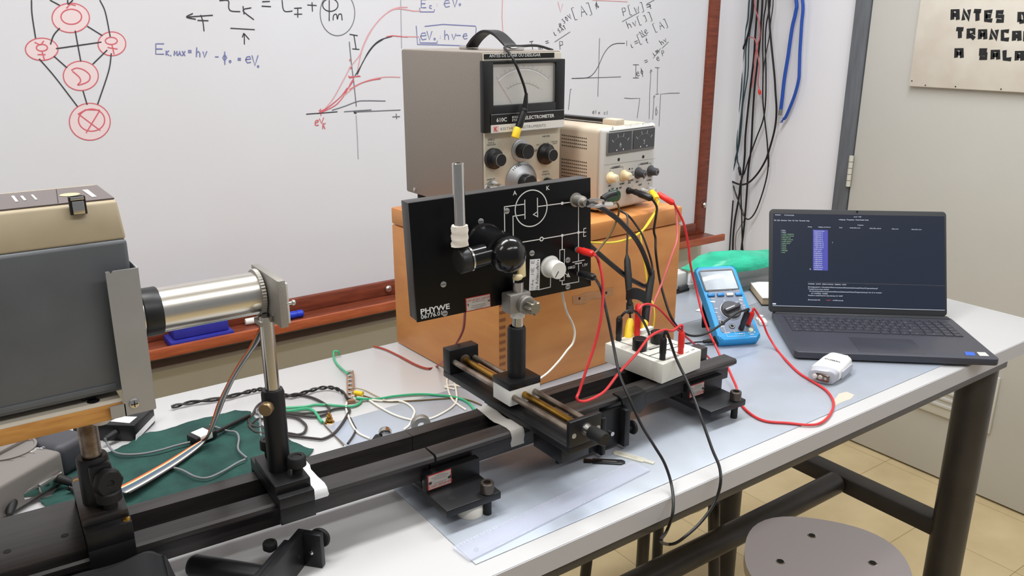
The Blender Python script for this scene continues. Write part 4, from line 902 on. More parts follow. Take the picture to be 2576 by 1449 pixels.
for x in (.5945, .6335): MB().lathe([(.0034, 0), (.0034, .0006), (.0022, .0007)], s_(x, .7030, .108), s_(x, 0, .108), M_alu_m, 16).build('rod_end', cs)
# rail clamp under the slide
MB().box(s_(.590, .795, .0808), s_(.638, .895, .0834), M_black).box(s_(.640, .7885, .014), s_(.712, .7955, .0808), M_black, .001).box(s_(.602, .735, .052), s_(.648, .7955, .0834), M_black, .001).build('rail_clamp', cs)
b = MB().box(s_(.712, .7815, .008), s_(.7200, .8010, .0660), M_black, .0008).box(s_(.7200, .7940, .008), s_(.7560, .8010, .0660), M_black).box(s_(.7560, .7815, .008), s_(.7660, .8010, .0660), M_black, .0008)
b.build('clamp_jaw', cs)
MB().cyl(s_(.741, .7945, .030), s_(.741, .7905, .030), .0034, M_chrome, 14).build('jaw_screw', cs)
MB().cyl(s_(.7660, .7900, .030), s_(.7760, .7900, .030), .0035, M_rubber, 14).lathe([(.0075, 0), (.0100, .001), (.0108, .0025), (.0100, .005), (.006, .0065)], s_(.7760, .7900, .030), s_(1, .7900, .030), M_rubber, 26).build('thumb_screw', cs)
sx = lambda x, y: (1300 + x / 4.997, 900 + y / 4.997)
cl = []
for x, y in [(1290, 500), (1580, 398), (1605, 440), (1590, 600), (1520, 690), (1455, 655), (1420, 665), (1385, 715), (1335, 690), (1310, 580)]:
    q = on_y(*sx(x, y), .7950); cl.append((q.x, q.z))
rc = MB().prism([(x, z) for x, z in cl], 0, .0045, M_black, Matrix.Translation((0, .7950, 0)) @ Matrix.Rotation(R_(90), 4, 'X'), bev=.0006)
zt_c = max(z for x, z in cl)
rc.box((min(x for x, z in cl) + .002, .7905, T + .0803), (max(x for x, z in cl) - .002, .812, T + .0822), M_black, .0005)
tag(rc.build('rail_clip'), 'small black toothed clip gripping the rail edge right of the slide', 'clip')

# ------------------------------------------------------------------ photocell panel
pa = thing('photocell_panel', 'black circuit panel with photocell ball, vertical steel rod and white knob on the post', 'apparatus panel', V(0.4797, 0.880, 0.2288), yaw=-6.56, tilt=-.41, roll=-1.99)
Mpa = mw(pa); c7 = lambda x, y: (1000 + x / 3.37, 400 + y / 3.37)
def F_(x, y, yy=0.0): return on_face(Mpa, *c7(x, y), 1, yy)
PWD, PDP, PHT = .2651, .0262, .1535
MB().box((0, .0035, 0), (PWD, PDP, PHT), mat('panel side black', (62, 60, 59), .45), .0008).build('case', pa)
M_panel = mat('panel black', (11, 11, 13), .30, spec=.25)
b = MB().box((-.0006, 0, -.0006), (PWD + .0006, .0036, PHT + .0006), M_panel, .0004)
def pl2(pts, wd=.00135, closed=False): b.ribbon([Vector((F_(x, y).x, -.0003, F_(x, y).z)) for x, y in pts], wd, M_print_w, (0, -1, 0), closed=closed)
def sq(pts, wd=.00135):
    for i in range(len(pts) - 1):
        p, q = F_(*pts[i]), F_(*pts[i + 1]); d = Vector((q.x - p.x, 0, q.z - p.z)); e = d.normalized() * wd * .45
        b.ribbon([Vector((p.x, -.0003, p.z)) - e, Vector((q.x, -.0003, q.z)) + e], wd, M_print_w, (0, -1, 0))
sq([(1078, 382), (905, 405), (908, 620)]); sq([(1078, 470), (978, 485), (980, 655)]); sq([(1078, 348), (1080, 505)]); sq([(1185, 332), (1187, 490)]); sq([(1187, 403), (1395, 375), (1535, 358)])
sq([(1187, 445), (1150, 470), (1187, 488)], .0011)
cc = F_(1133, 418); cr = (F_(1268, 398) - F_(998, 435)).length / 2
b.ribbon([Vector((cc.x + cr * math.cos(2 * math.pi * i / 48), -.0003, cc.z + cr * math.sin(2 * math.pi * i / 48))) for i in range(48)], .0015, M_print_w, (0, -1, 0), closed=True)
sq([(1055, 705), (1220, 678), (1395, 648), (1533, 622), (1580, 618)]); sq([(1533, 380), (1533, 622), (1533, 860)]); sq([(1395, 648), (1395, 768)]); sq([(1533, 885), (1535, 1040), (1395, 1065), (1395, 1030)])
sq([(1375, 770), (1415, 766), (1412, 1028), (1375, 1033), (1375, 770)], .0011); sq([(1485, 876), (1582, 856)]); sq([(1508, 888), (1558, 880)], .0018); sq([(1297, 985), (1295, 1085), (1195, 1108)]); sq([(985, 985), (985, 1045)], .0022)
for dy in (0, 33, 66): sq([(1578, 590 + dy - 0), (1596, 590 + dy - 4)], .0011)
sq([(1578, 590), (1576, 655)], .0011); sq([(1408, 960), (1452, 995)], .0012); b.quad([Vector((F_(x, y).x, -.0003, F_(x, y).z)) for x, y in [(1430, 998), (1446, 962), (1464, 1002)]], M_print_w)
sq([(1578, 752), (1578, 775)], .0011); sq([(1567, 765), (1588, 762)], .0011); sq([(1560, 966), (1588, 962)], .0011)
for x, y in [(1395, 375), (1395, 648), (1533, 622)]: q = F_(x, y); b.disc((q.x, -.0004, q.z), .0022, (0, -1, 0), M_print_w, 16)
q = F_(1220, 678); b.disc((q.x, -.0004, q.z), .0033, (0, -1, 0), M_print_w, 20); b.disc((q.x, -.0006, q.z), .0017, (0, -1, 0), M_rubber, 14)
for s1, x, y, sz in [('A', 978, 308, .0082), ('K', 1258, 265, .0082), ('10KΩ', 1440, 935, .0052), ('1.5V', 1562, 912, .0052), ('PHYWE', 193, 1318, .0100), ('06776.01', 198, 1358, .0084)]:
    q = F_(x, y); b.text(s1, FM(q.x, q.z, -.0004), sz, M_print_w, sx=1.22 if s1 == 'PHYWE' else 1.0, bold=.0003 if s1 == 'PHYWE' else .0001)
q = F_(1300, 835); b.ribbon([Vector((q.x + .0125 * math.cos(R_(a_)), -.0003, q.z - .014 + .0150 * math.sin(R_(a_)))) for a_ in range(40, 160, 8)], .0035, M_print_w, (0, -1, 0))
b.build('printed_front', pa, recalc=False)
for x, y in [(705, 528), (925, 440), (388, 1062), (400, 1308), (1138, 798), (1442, 856), (1442, 1082)]:
    q = F_(x, y); MB().lathe([(.0040, 0), (.0040, .0008), (.0030, .0012)], (q.x, 0, q.z), (q.x, -1, q.z), M_alu_m, 16).box((q.x - .0032, -.0014, q.z - .0004), (q.x + .0032, -.0011, q.z + .0004), M_rubber).build('slotted_screw', pa)
# photocell housing
bx0, bz0 = .0985, .0890
b = MB().lathe([(.0268, 0), (.0265, .004), (.0245, .006), (.0235, .055)], (bx0, 0, bz0), (bx0, -1, bz0), M_blackg, 40); b.sphere((bx0 + .006, -.053, bz0 - .004), .0240, M_blackg, n=40)
b.build('photocell_housing', pa)
b = MB().lathe([(.0138, 0), (.0138, .0430), (.0128, .0440)], (bx0 - .003, -.043, .0872), (bx0 - 1, -.043 - .06, .0872 - .05), M_blackg, 36)
dt = Vector((-1, -.06, -.05)).normalized(); e0 = Vector((bx0 - .003, -.043, .0872)) + dt * .0435
b.lathe([(.0152, 0), (.0158, .001), (.0158, .012), (.0145, .0135)], e0 - dt * .001, e0 + dt, M_blackp, 36); b.build('side_tube', pa)
MB().lathe([(.0142, 0), (.0161, .0006), (.0161, .0028), (.0142, .0034)], e0 - dt * .0045, e0 + dt, M_chrome, 36, False).build('tube_ring', pa, 'silver ring')
yr = -.046; p0 = F_(530, 600, yr); p1 = F_(512, 32, yr)
p0 = Vector(p0); p1 = Vector(p1)
MB().lathe([(.0072, 0), (.0072, (p1 - p0).length - .001), (.0064, (p1 - p0).length), (.0030, (p1 - p0).length), (.0028, (p1 - p0).length - .01)], p0, p1, M_chrome, 28).build('steel_rod', pa)
t0 = F_(528, 735, yr); t1 = F_(526, 562, yr); b = MB(); n = 12
u_ = (Vector(t1) - Vector(t0)); rr = []
for i in range(9):
    f_ = i / 8; cpt = Vector(t0) + u_ * f_
    rr.append([cpt + Vector((math.cos(2 * math.pi * j / n) * (.0104 + .0010 * math.sin(i * 2.1 + j * 1.3)), math.sin(2 * math.pi * j / n) * (.0100 + .0009 * math.cos(i * 1.7 + j)), 0)) for j in range(n)])
b.ring_loft(rr, M_tape); b.build('tape_wrap', pa, 'wad of white masking tape round the rod')
# potentiometer knob, sockets, hand-written strip, property tag
q = F_(1290, 912); 
b = MB().lathe([(.0150, 0), (.0150, .003), (.0128, .0045), (.0122, .0225), (.0112, .0238)], (q.x, 0, q.z), (q.x, -1, q.z), M_white, 36)
b.box((q.x - .0005, -.0242, q.z - .0102), (q.x + .0005, -.0236, q.z - .001), M_print_k, M=Matrix.Translation((q.x, 0, q.z)) @ Matrix.Rotation(R_(35), 4, 'Y') @ Matrix.Translation((-q.x, 0, -q.z))); b.build('potentiometer_knob', pa); 
for nm, x, y, m_ in [('socket', 1522, 768, M_grey), ('socket', 1538, 972, M_alu_m)]:
    q = F_(x, y); MB().lathe([(.0042, 0), (.0042, .003), (.0032, .0055), (.0016, .0055)], (q.x, 0, q.z), (q.x, -1, q.z), m_, 18).build(nm, pa)
q = F_(1510, 345); MB().lathe([(.0098, 0), (.0098, .0015), (.0070, .002), (.0070, .008), (.0078, .0085), (.0078, .017), (.0060, .018), (.0050, .026)], (q.x, 0, q.z), (q.x, -1, q.z), M_cast, 26).build('coaxial_socket', pa)
BNC = Mpa @ Vector((q.x, -.026, q.z)); 
ps4 = [F_(x, y, -.0008) for x, y in [(1122, 852), (1210, 845), (1203, 1108), (1115, 1118)]]
b = MB().quad(ps4, M_paper)
org = Vector(ps4[3]); ux = (Vector(ps4[2]) - org); uz = (Vector(ps4[0]) - org)
for li, words in enumerate(('NAo MExER', 'No PotencioMetro')):
    out = []; hand(out, words, 0, 0, 1.0, 'k', 0, .62)
    span = max(max(p[0] for p in s5[2]) for s5 in out)
    for s5 in out:
        P = [org + uz * (.04 + .92 * p[0] / span) + ux * (.42 + .46 * li - (-p[1]) * .28) + Vector((0, -.0002, 0)) for p in s5[2]]
        b.ribbon(P, .0006, M_print_k, (0, -1, 0))
b.build('handwritten_strip', pa, 'white paper strip with handwriting', recalc=False)
tg = [F_(x, y) for x, y in [(572, 1185), (785, 1145), (790, 1245), (580, 1292)]]
cxx = sum(p.x for p in tg) / 4; czz = sum(p.z for p in tg) / 4
tagplate(pa, Matrix.Translation((cxx, -.0008, czz)) @ Matrix.Rotation(R_(90), 4, 'X'), False, .0365, .0185)
# rod clamp fixing the panel on the post
Ii = Mpa.inverted()
b = MB().cyl(V(.6155, .8505, .2035), V(.6155, .8505, .2660), .0078, M_chrome, 24).cyl(V(.6155, .8505, .2170), V(.6155, .8505, .2260), .0098, M_white, 20)
for v in b.bm.verts: v.co = Ii @ v.co
b.build('support_rod', pa)
b = MB().box(V(.5960, .8400, .2260), V(.6300, .8610, .2525), M_cast, .002)
for v in b.bm.verts: v.co = Ii @ v.co
b.build('rod_clamp', pa, 'grey metal clamp block')
b = MB().lathe([(.0125, 0), (.0125, .007), (.0110, .0085), (.0060, .009), (.0060, .012)], V(.6185, .8395, .2375), V(.6185, 0, .2375), M_cast, 28)
for v in b.bm.verts: v.co = Ii @ v.co
b.build('clamp_boss', pa)
b = MB(); n = 32; rr = []
for t_, s1 in ((.0115, .9), (.0125, 1), (.0235, 1), (.0250, .85)):
    rr.append([V(.6185, .8395 - t_, .2375) + Vector((math.cos(2 * math.pi * j / n), 0, math.sin(2 * math.pi * j / n))) * (.0088 + .0013 * math.cos(8 * 2 * math.pi * j / n)) * s1 for j in range(n)])
b.ring_loft(rr, mat('olive grey metal', (142, 136, 122), .4, .7))
for v in b.bm.verts: v.co = Ii @ v.co
b.build('star_knob', pa)
q = F_(1050, 930, -.045); q = Vector(q)
b = MB().box(q + Vector((-.006, -.003, -.012)), q + Vector((.006, .003, .013)), mat('ivory putty', (226, 208, 164), .5), .003).sphere(q + Vector((-.008, -.004, -.009)), .0055, MATS['ivory putty'], sc=(1.3, 1, .8), n=16)
b.build('ivory_cap', pa)

# ------------------------------------------------------------------ switch box
sw = thing('switch_box', 'white connection box with black circuit print and plug sockets sitting on the rail', 'junction box', V(0.8245, 0.9052, 0.0835), yaw=-84.73)
SW_W, SW_D, SW_H = .1157, .0926, .0315
MB().box((0, 0, 0), (SW_W, SW_D, SW_H), M_psuf if False else mat('box off-white', (216, 214, 204), .45), .0015).build('case', sw)
Msw = mw(sw); k9 = lambda x, y: (1480 + x / 4.529, 780 + y / 4.529)
def W_(x, y, zz=SW_H + .0003): return on_face(Msw, *k9(x, y), 2, zz)
b = MB()
def cl_(pts, wd=.0016):
    P = [W_(x, y) for x, y in pts]
    for i in range(len(P) - 1): e = (P[i + 1] - P[i]).normalized() * wd * .4; b.ribbon([P[i] - e, P[i + 1] + e], wd, M_print_k, (0, 0, 1))
cl_([(355, 360), (505, 408)]); cl_([(590, 485), (690, 522), (820, 562)]); cl_([(690, 522), (870, 462), (1000, 420), (1040, 405)]); cl_([(870, 440), (1040, 490)]); cl_([(870, 400), (940, 378), (1030, 400)]); cl_([(580, 295), (720, 345)]); cl_([(600, 480), (660, 465)]); cl_([(700, 450), (820, 415)], .0028); cl_([(660, 438), (800, 392)], .0007); cl_([(670, 450), (800, 404)], .0007)
for s1, x, y, sz in [('-', 385, 432, .010), ('CURRENT', 860, 582, .0042), ('REVERSE', 962, 548, .0042), ('OUT', 1120, 490, .0042), ('SW', 1185, 462, .006)]:
    q = W_(x, y); b.text(s1, Matrix.Translation(q) @ Matrix.Rotation(R_(90), 4, 'Z'), sz, M_print_k)
b.build('circuit_print', sw, recalc=False)
for x, y in [(582, 450), (785, 370)]:
    q = W_(x, y, SW_H); q = Vector((q.x, q.y, SW_H))
    MB().cyl(q, q + Vector((0, 0, .019)), .0112, M_blackp, 30, bev=.001).box(q + Vector((-.002, .006, .0005)), q + Vector((.002, .0165, .016)), M_blackp, .0008).build('rotary_knob', sw)
for fx in (.012, SW_W - .012):
    for fy in (.012, SW_D - .012): MB().cyl((fx, fy, -.0033), (fx, fy, .001), .006, M_white, 14).build('foot', sw)
q0 = W_(600, 262); MB().box(Vector((q0.x - .004, q0.y - .004, SW_H)), Vector((q0.x + .004, q0.y + .027, SW_H + .006)), M_white, .001).build('label_holder', sw)

# ------------------------------------------------------------------ multimeter
dm = thing('multimeter', 'blue holstered digital multimeter leaning back on its stand beside the laptop', 'multimeter', V(1.1776, .9742, .0190), yaw=-27.1, tilt=-54.4, roll=-.8)
DW, DD, DH = .0885, .024, .180
def rr_poly(x0, x1, z0, z1, r, waist=0.0, n=6):
    P = []
    for cx_, cz_, a0 in ((x1 - r, z1 - r, 0), (x0 + r, z1 - r, 90), (x0 + r, z0 + r, 180), (x1 - r, z0 + r, 270)):
        for i in range(n + 1): a_ = R_(a0 + 90 * i / n); P.append((cx_ + r * math.cos(a_), cz_ + r * math.sin(a_)))
    out = []
    for i in range(len(P)):
        p, q = P[i], P[(i + 1) % len(P)]; out.append(p)
        if abs(q[1] - p[1]) > .05:
            for k_ in range(1, 8): out.append((p[0] + (q[0] - p[0]) * k_ / 8, p[1] + (q[1] - p[1]) * k_ / 8))
    zc = (z0 + z1) / 2; xc = (x0 + x1) / 2; h = (z1 - z0) / 2
    return [(xc + (x - xc) * (1 - waist * max(0, 1 - ((z - zc) / h) ** 2)), z) for x, z in out]
FX = Matrix.Rotation(R_(90), 4, 'X')
MB().prism(rr_poly(0, DW, 0, DH, .011, .05), -DD, 0, M_blue, FX, bev=.004).build('holster', dm)
Mdm = mw(dm); k11 = lambda x, y: (1680 + x / 5.571, 640 + y / 5.571)
def D_(x, y, yy=-.0008): return on_face(Mdm, *k11(x, y), 1, yy)
b = MB().prism(rr_poly(.0105, DW - .0085, .0165, DH - .0085, .006, .06), -.001, .0008, M_dmmface, FX)
def dtext(s1, x, y, sz, m_=M_print_w, bold=.0001): q = D_(x, y, -.0011); b.text(s1, FM(q.x, q.z, -.0011), sz, m_, bold=bold)
dtext('IP-4128', 868, 508, .0062); dtext('minipa', 530, 520, .0060, M_print_g); dtext('CAT III', 1128, 1102, .0050); dtext('1000V', 1150, 1128, .0036); dtext('20A', 742, 1018, .0048); dtext('4½', 1000, 645, .0060); dtext('10A MAX', 790, 1108, .0030); dtext('FUSED', 1000, 1118, .0030)
for x, y, w1, h1 in [(598, 652, 66, 18), (995, 600, 60, 5), (570, 613, 80, 5), (1150, 1148, 90, 4), (655, 752, 45, 8), (660, 808, 40, 8), (710, 905, 35, 6), (700, 872, 36, 6), (1010, 680, 36, 6), (1050, 708, 36, 6), (950, 662, 36, 6), (780, 640, 26, 6), (1060, 740, 20, 6)]:
    P = [D_(x + a1 * w1, y + b1 * h1, -.0010) for a1, b1 in ((0, 0), (1, 0), (1, 1), (0, 1))]; b.quad(P, M_ring)
b.ribbon([D_(x, y, -.0011) for x, y in [(935, 1075), (945, 1118), (1068, 1110), (1065, 1080)]], .0006, M_ring, (0, -1, 0)); b.ribbon([D_(x, y, -.0011) for x, y in [(785, 1020), (835, 1150), (1075, 1142), (1078, 1110)]], .0006, M_ring, (0, -1, 0))
q = D_(1165, 1055, -.0011); b.disc(q, .0046, (0, -1, 0), mat('pale green dot', (196, 214, 180), .5), 20)
b.build('face_plate', dm, recalc=False)
sc = [D_(x, y, -.0014) for x, y in [(440, 235), (888, 245), (1000, 482), (540, 498)]]
zb0 = (sc[2].z + sc[3].z) / 2; zt0_ = (sc[0].z + sc[1].z) / 2; xa, xb = (sc[0].x + sc[3].x) / 2, (sc[1].x + sc[2].x) / 2
MB().prism(rr_poly(xa - .003, xb + .003, zb0 - .003, zt0_ + .004, .005), .0006, .0016, M_dgrey, FX).box((xa, -.0022, zb0), (xb, -.0014, zt0_), M_lcd, .0003).build('display', dm)
for i, (x, y) in enumerate([(605, 575), (738, 570), (865, 567), (992, 562)]):
    q = D_(x, y); MB().box((q.x - .0072, -.0045, q.z - .0036), (q.x + .0072, -.0005, q.z + .0036), M_bluebtn if i != 2 else M_psuf, .0014).build('button', dm)
q = D_(885, 785)
b = MB().lathe([(.0215, 0), (.0215, .0006)], (q.x, -.0008, q.z), (q.x, -1, q.z), M_ring, 48); b.lathe([(.0202, 0), (.0200, .004), (.0180, .006)], (q.x, -.0008, q.z), (q.x, -1, q.z), M_dgrey, 48)
Kk = Matrix.Translation((q.x, -.006, q.z)) @ Matrix.Rotation(R_(-20), 4, 'Y')
b.box((-.018, -.0085, -.0045), (.018, .001, .0045), M_dgrey, .002, M=Kk); b.box((-.0175, -.0090, -.0008), (.004, -.0080, .0008), M_ring, M=Kk); b.build('range_dial', dm)
SOCK = []
for x, y in [(760, 958), (898, 1008), (1025, 1040), (1120, 985)]:
    q = D_(x, y); SOCK.append(Mdm @ Vector((q.x, -.001, q.z)))
    MB().lathe([(.0058, 0), (.0058, .0012), (.0030, .0012), (.0028, .0004)], (q.x, -.0006, q.z), (q.x, -1, q.z), M_rubber, 20).lathe([(.0046, .0012), (.0046, .0016), (.0038, .0016), (.0038, .0012)], (q.x, -.0006, q.z), (q.x, -1, q.z), M_alu_m, 18, False).build('input_socket', dm)
MN = (Mdm.to_3x3() @ Vector((0, -1, 0))).normalized()
# stand reaching from the back to the bench
hp = Mdm @ Vector((DW * .12, DD, DH * .70)); hq = Mdm @ Vector((DW * .88, DD, DH * .70)); dirb = (Mdm.to_3x3() @ Vector((0, .75, -.66)))
dirb = (dirb / abs(dirb.z)) * (hp.z - T - .0045); e1, e2 = hp + dirb, hq + dirb; thk = Vector((dirb.y, -dirb.x, 0)).normalized()
b = MB(); up_ = (Mdm.to_3x3() @ Vector((0, 0, .004))); Mi = Mdm.inverted()
b.ring_loft([[Mi @ (p + o_) for p, o_ in ((hp, up_ * 0), (hq, up_ * 0), (e2, up_ * 0), (e1, up_ * 0))], [Mi @ (p + up_) for p in (hp, hq, e2, e1)]], M_blackp); b.build('stand', dm)

# ------------------------------------------------------------------ laptop
lp = thing('laptop', 'open dark laptop showing a code editor near the right end of the bench', 'laptop', V(1.251, .8561, .0012), yaw=-41.6)
LW, LD = .3596, .2316
lp_base = MB().prism(rr_poly(0, LW, 0, LD, .010), .0035, .0165, M_lap, bev=.002)
lp_base.build('base', lp)
Mlp = mw(lp)
MB().box((.004, LD - .016, .0040), (LW - .004, LD + .002, .0190), M_lapb, .004).build('hinge_cover', lp)
LL = lambda x, y: (1900 + x / 3.4497, 500 + y / 3.4497)
def K_(x, y, z=.0168): return on_face(Mlp, *LL(x, y), 2, z)
MB().box((.118, .012, .0164), (.236, .088, .0167), mat('touchpad', (52, 53, 62), .35), .0001).build('touchpad', lp)
# keys: rows measured on the deck
kx0, kx1 = .018, LW - .018; rowsz = [.0105] + [.0160] * 5; y = LD - .028; gap = .0022
rows = [[1] * 18, [1] * 13 + [2] + [1] * 4, [1.5] + [1] * 12 + [1.5] + [1] * 3 + [1], [1.75] + [1] * 12 + [1.25] + [1] * 3 + [1], [1.3] + [1] * 11 + [2.7] + [1] * 3 + [1], [1.3, 1, 1, 1.1, 5.2, 1, 1.1, 1, 1.6] + [2, 1] + [1]]
for r_i, row in enumerate(rows):
    hgt = rowsz[r_i]; tot = sum(row); x = kx0
    for wk in row:
        wd = (kx1 - kx0) * wk / tot
        kb = MB().box((x + gap / 2, y - hgt + gap / 2, .0164), (x + wd - gap / 2, y - gap / 2, .0179), M_key, .0004, seg=1)
        if r_i > 0 and wk < 4: kb.box((x + wd * .42, y - hgt * .62, .01792), (x + wd * .52, y - hgt * .48, .01797), M_print_g)
        kb.build('key', lp)
        x += wd
    y -= hgt
for pp, m_ in [([(1815, 1325), (1900, 1332), (1912, 1362), (1830, 1358)], M_stick_b), ([(1920, 1330), (1995, 1332), (2032, 1365), (1950, 1363)], M_psuf)]:
    P = [K_(x, y, .0168) for x, y in pp]; MB().quad(P, m_).build('sticker', lp, recalc=False)
tk = [K_(x, y, .0169) for x, y in [(1830, 1345)]]
sm_ = thing('lid', 'lid', 'x'); del sm_['category']; del sm_['label']
sm_.parent = lp
# lid: own frame leaning back from the hinge
Rel = Mlp.inverted() @ (Matrix.Translation(V(1.391, 1.0246, .0200)) @ rotm(-40.1, -21.49, 0))
bpy.data.objects.remove(sm_)
SWd, SHt = .3598, .2178
lid = MB(); lid.prism(rr_poly(0, SWd, 0, SHt, .008), -.0065, 0, M_lapb, Rel @ FX, bev=.0012)
lid_o = lid.build('screen_lid', lp)
Msc = Mlp @ Rel
def S_(x, y, yy=-.0006): return on_face(Msc, *LL(x, y), 1, yy)
scp = [S_(155, 120), S_(1643, 160), S_(1645, 970), S_(150, 930)]
xa, xb, za, zb2 = (scp[0].x + scp[3].x) / 2, (scp[1].x + scp[2].x) / 2, (scp[3].z + scp[2].z) / 2, (scp[0].z + scp[1].z) / 2
b = MB().box((xa, -.0006, za), (xb, .0, zb2), M_screen, M=Rel)
def sbar(x, y, w_, h_, m_):
    P = [Rel @ S_(x, y, -.0009), Rel @ S_(x + w_, y + w_ * .027, -.0009), Rel @ S_(x + w_, y + h_ + w_ * .027, -.0009), Rel @ S_(x, y + h_, -.0009)]; b.quad(P, m_)
def stxt(s1, x, y, h_, m_, wd=None):
    q = S_(x, y, -.0010); sz = h_; q2 = S_(x + 100, y + 2.7, -.0010)
    b.text(s1, Rel @ FM(q.x, q.z, -.0010), sz, m_, bold=.00005)
sbar(500, 268, 130, 352, M_scr_b)
MM = .0031
stxt('Activities', 172, 143, MM, M_scr_w); stxt('VS Visual Studio', 252, 146, MM, M_scr_w); stxt('File  Edit  Selection  View  Go  Run  Terminal  Help', 163, 191, MM * 1.12, M_scr_w); stxt('sep 21  14:28', 855, 160, MM * .9, M_scr_w); stxt('voltage.py - Programas - Visual Studio Code', 724, 185, MM * 1.1, M_scr_w)
for i, s1 in enumerate(['dados', 'dados1', 'medida_voltagem.py', 'medida_corrente.py', 'tabela_filtro.py', 'voltagem_corrente', 'medida_geral.py', 'grafico_luz.py', 'dados2', 'dados3', 'dados4', 'README', 'notas']):
    stxt('> ' + s1, 222, 277 + i * 16, MM * .95, M_scr_g if i > 1 else M_scr_w)
for i, s1 in enumerate(['5.003,3.4e-11', '3.003,3.4e-11', '1.403,3.4e-11', '0.503,1.3e-11', '0.043,5.0e-12', '-0.003,3.4e-12', '-0.503,1.2e-12', '-1.203,1.4e-12', '0.256,1.4e-9', '0.4,1.22e-9', '0.528,2.0e-9', '0.532,2.4e-9', '0.767,2.8e-9', '1.003,3.6e-9', '1.203,2.0e-9', '3.003,2.2e-9', '6.384,2.4e-9', '14.037,2.9e-9', '24.03,2.9e-9']):
    stxt(s1, 510, 301 + i * 17.6, MM * 1.08, M_scr_w)
stxt('Tensao,Corrente', 508, 284, MM, M_scr_w); stxt('25', 470, 615, MM * 1.1, M_scr_w); stxt('I', 668, 385, MM * 1.4, M_scr_w); stxt('Programas', 888, 232, MM * .9, M_scr_w)
for x, s1 in [(455, 'teste.py'), (545, 'voltagem_corrente.csv'), (728, 'luz.py'), (818, 'medida_filtro_4.csv'), (992, 'dados_filtro_azul.csv'), (1184, 'dados_3.csv'), (1355, 'dados_filtro_2.csv')]: stxt(s1, x, 246 + (x - 455) * .026, MM * .9, M_scr_w)
for i, (s1, x) in enumerate([('[Running] python3 -u "/home/aluno/Fisica-Computacional/Semestre/LabAvancado/Pratica1/Programas/teste.py"', 458), ('Traceback (most recent call last):', 458), ('  File "/home/aluno/Fisica-Computacional/Semestre/LabAvancado/Pratica1/Programas/teste.py", line 12, in <module>', 462), ('    dV = int(dV[1]) - int(V[0])', 470), ('ValueError: invalid literal for int() with base 10: \'-4.059\'', 458)]):
    stxt(s1, x, 769 + i * 18.3, MM * 1.02, M_scr_w)
stxt('[Done] exited with', 458, 880, MM * 1.02, M_scr_w); stxt('code=1', 616, 884, MM * 1.02, M_scr_r); stxt('in 0.053 seconds', 672, 886, MM * 1.02, M_scr_w); stxt('PROBLEMS   OUTPUT   DEBUG CONSOLE   TERMINAL   PORTS', 458, 742, MM * .9, M_scr_w)
sbar(150, 925, 1495, 4, M_scr_w); sbar(455, 722, 1190, 1.2, M_print_g); sbar(150, 905, 30, 12, M_scr_w)
b.build('display', lid_o, recalc=False)
q = S_(885, 112, -.0012); MB().cyl(Rel @ Vector((q.x, 0, q.z)), Rel @ Vector((q.x, -.0010, q.z)), .0020, M_blackg, 14).build('webcam', lid_o)

# ------------------------------------------------------------------ small things on the bench
Z0 = .0015
# torch
to = thing('torch', 'white and grey hand squeeze torch with three bulbs and ring in front of laptop', 'torch', V(1.245, .7745, Z0), yaw=14)
def sect(x, hw, h, r=.012, n=9, z0=0.0, skew=0.0):
    P = []
    for i in range(4 * n):
        a_ = 2 * math.pi * i / (4 * n); c_, s5 = math.cos(a_), math.sin(a_)
        P.append(Vector((x + skew * math.copysign(abs(c_) ** .5, c_), hw * math.copysign(abs(c_) ** .55, c_), z0 + h / 2 + h / 2 * math.copysign(abs(s5) ** .62, s5))))
    return P
MB().ring_loft([sect(-.034, .0225, .0250, skew=-.004), sect(-.030, .0240, .0280, skew=-.004), sect(.010, .0235, .0300), sect(.036, .0215, .0290), sect(.042, .0190, .0255, z0=.001), sect(.0435, .015, .020, z0=.003)], M_white).build('body', to)
hd_ = MB().ring_loft([sect(-.0500, .0175, .0215, z0=.002, skew=-.004), sect(-.0480, .0215, .0250, skew=-.004), sect(-.0335, .0232, .0262, skew=-.004)], mat('silver grey plastic', (176, 176, 184), .35)); hd_.build('head', to)
Kt = Matrix.Translation((-.0505, 0, .0128))
lb = MB().box((-.0040, -.0155, -.0068), (.0010, .0155, .0068), mat('reflector dark', (120, 104, 96), .2, .9), .0062, seg=4); ln_o = lb.build('lens_recess', to)
ln_o.location = (-.0495, 0, .0128); ln_o.rotation_euler = (0, 0, R_(-9))
for yy in (-.0095, 0, .0095): MB().lathe([(.0044, 0), (.0042, .0025), (.0028, .0045), (.0004, .0052)], (-.0520 + yy * -.16, yy, .0130), (-1, yy * 1, .0130), mat('clear bulb', (232, 226, 218), .05, alpha=.45) if 'clear bulb' not in MATS else MATS['clear bulb'], 18).build('bulb', to)
MB().box((-.020, -.0262, .006), (.030, -.0222, .020), MATS['silver grey plastic'], .002).build('squeeze_lever', to)
q = MB().text('SIEMENS', Matrix.Translation((-.002, -.0145, .0296)) @ Matrix.Rotation(R_(90), 4, 'Z') @ Matrix.Rotation(R_(0), 4, 'X'), .0075, M_print_k, bold=.0001); q.build('brand_print', to, recalc=False)
MB().tube([(.0435, -.004, .012), (.052, -.006, .014), (.066, -.003, .015), (.075, .004, .010), (.070, .010, .006), (.055, .009, .005), (.0435, .005, .009)], .0024, mat('frosted ring', (226, 218, 212), .25), 10).build('clip_ring', to)

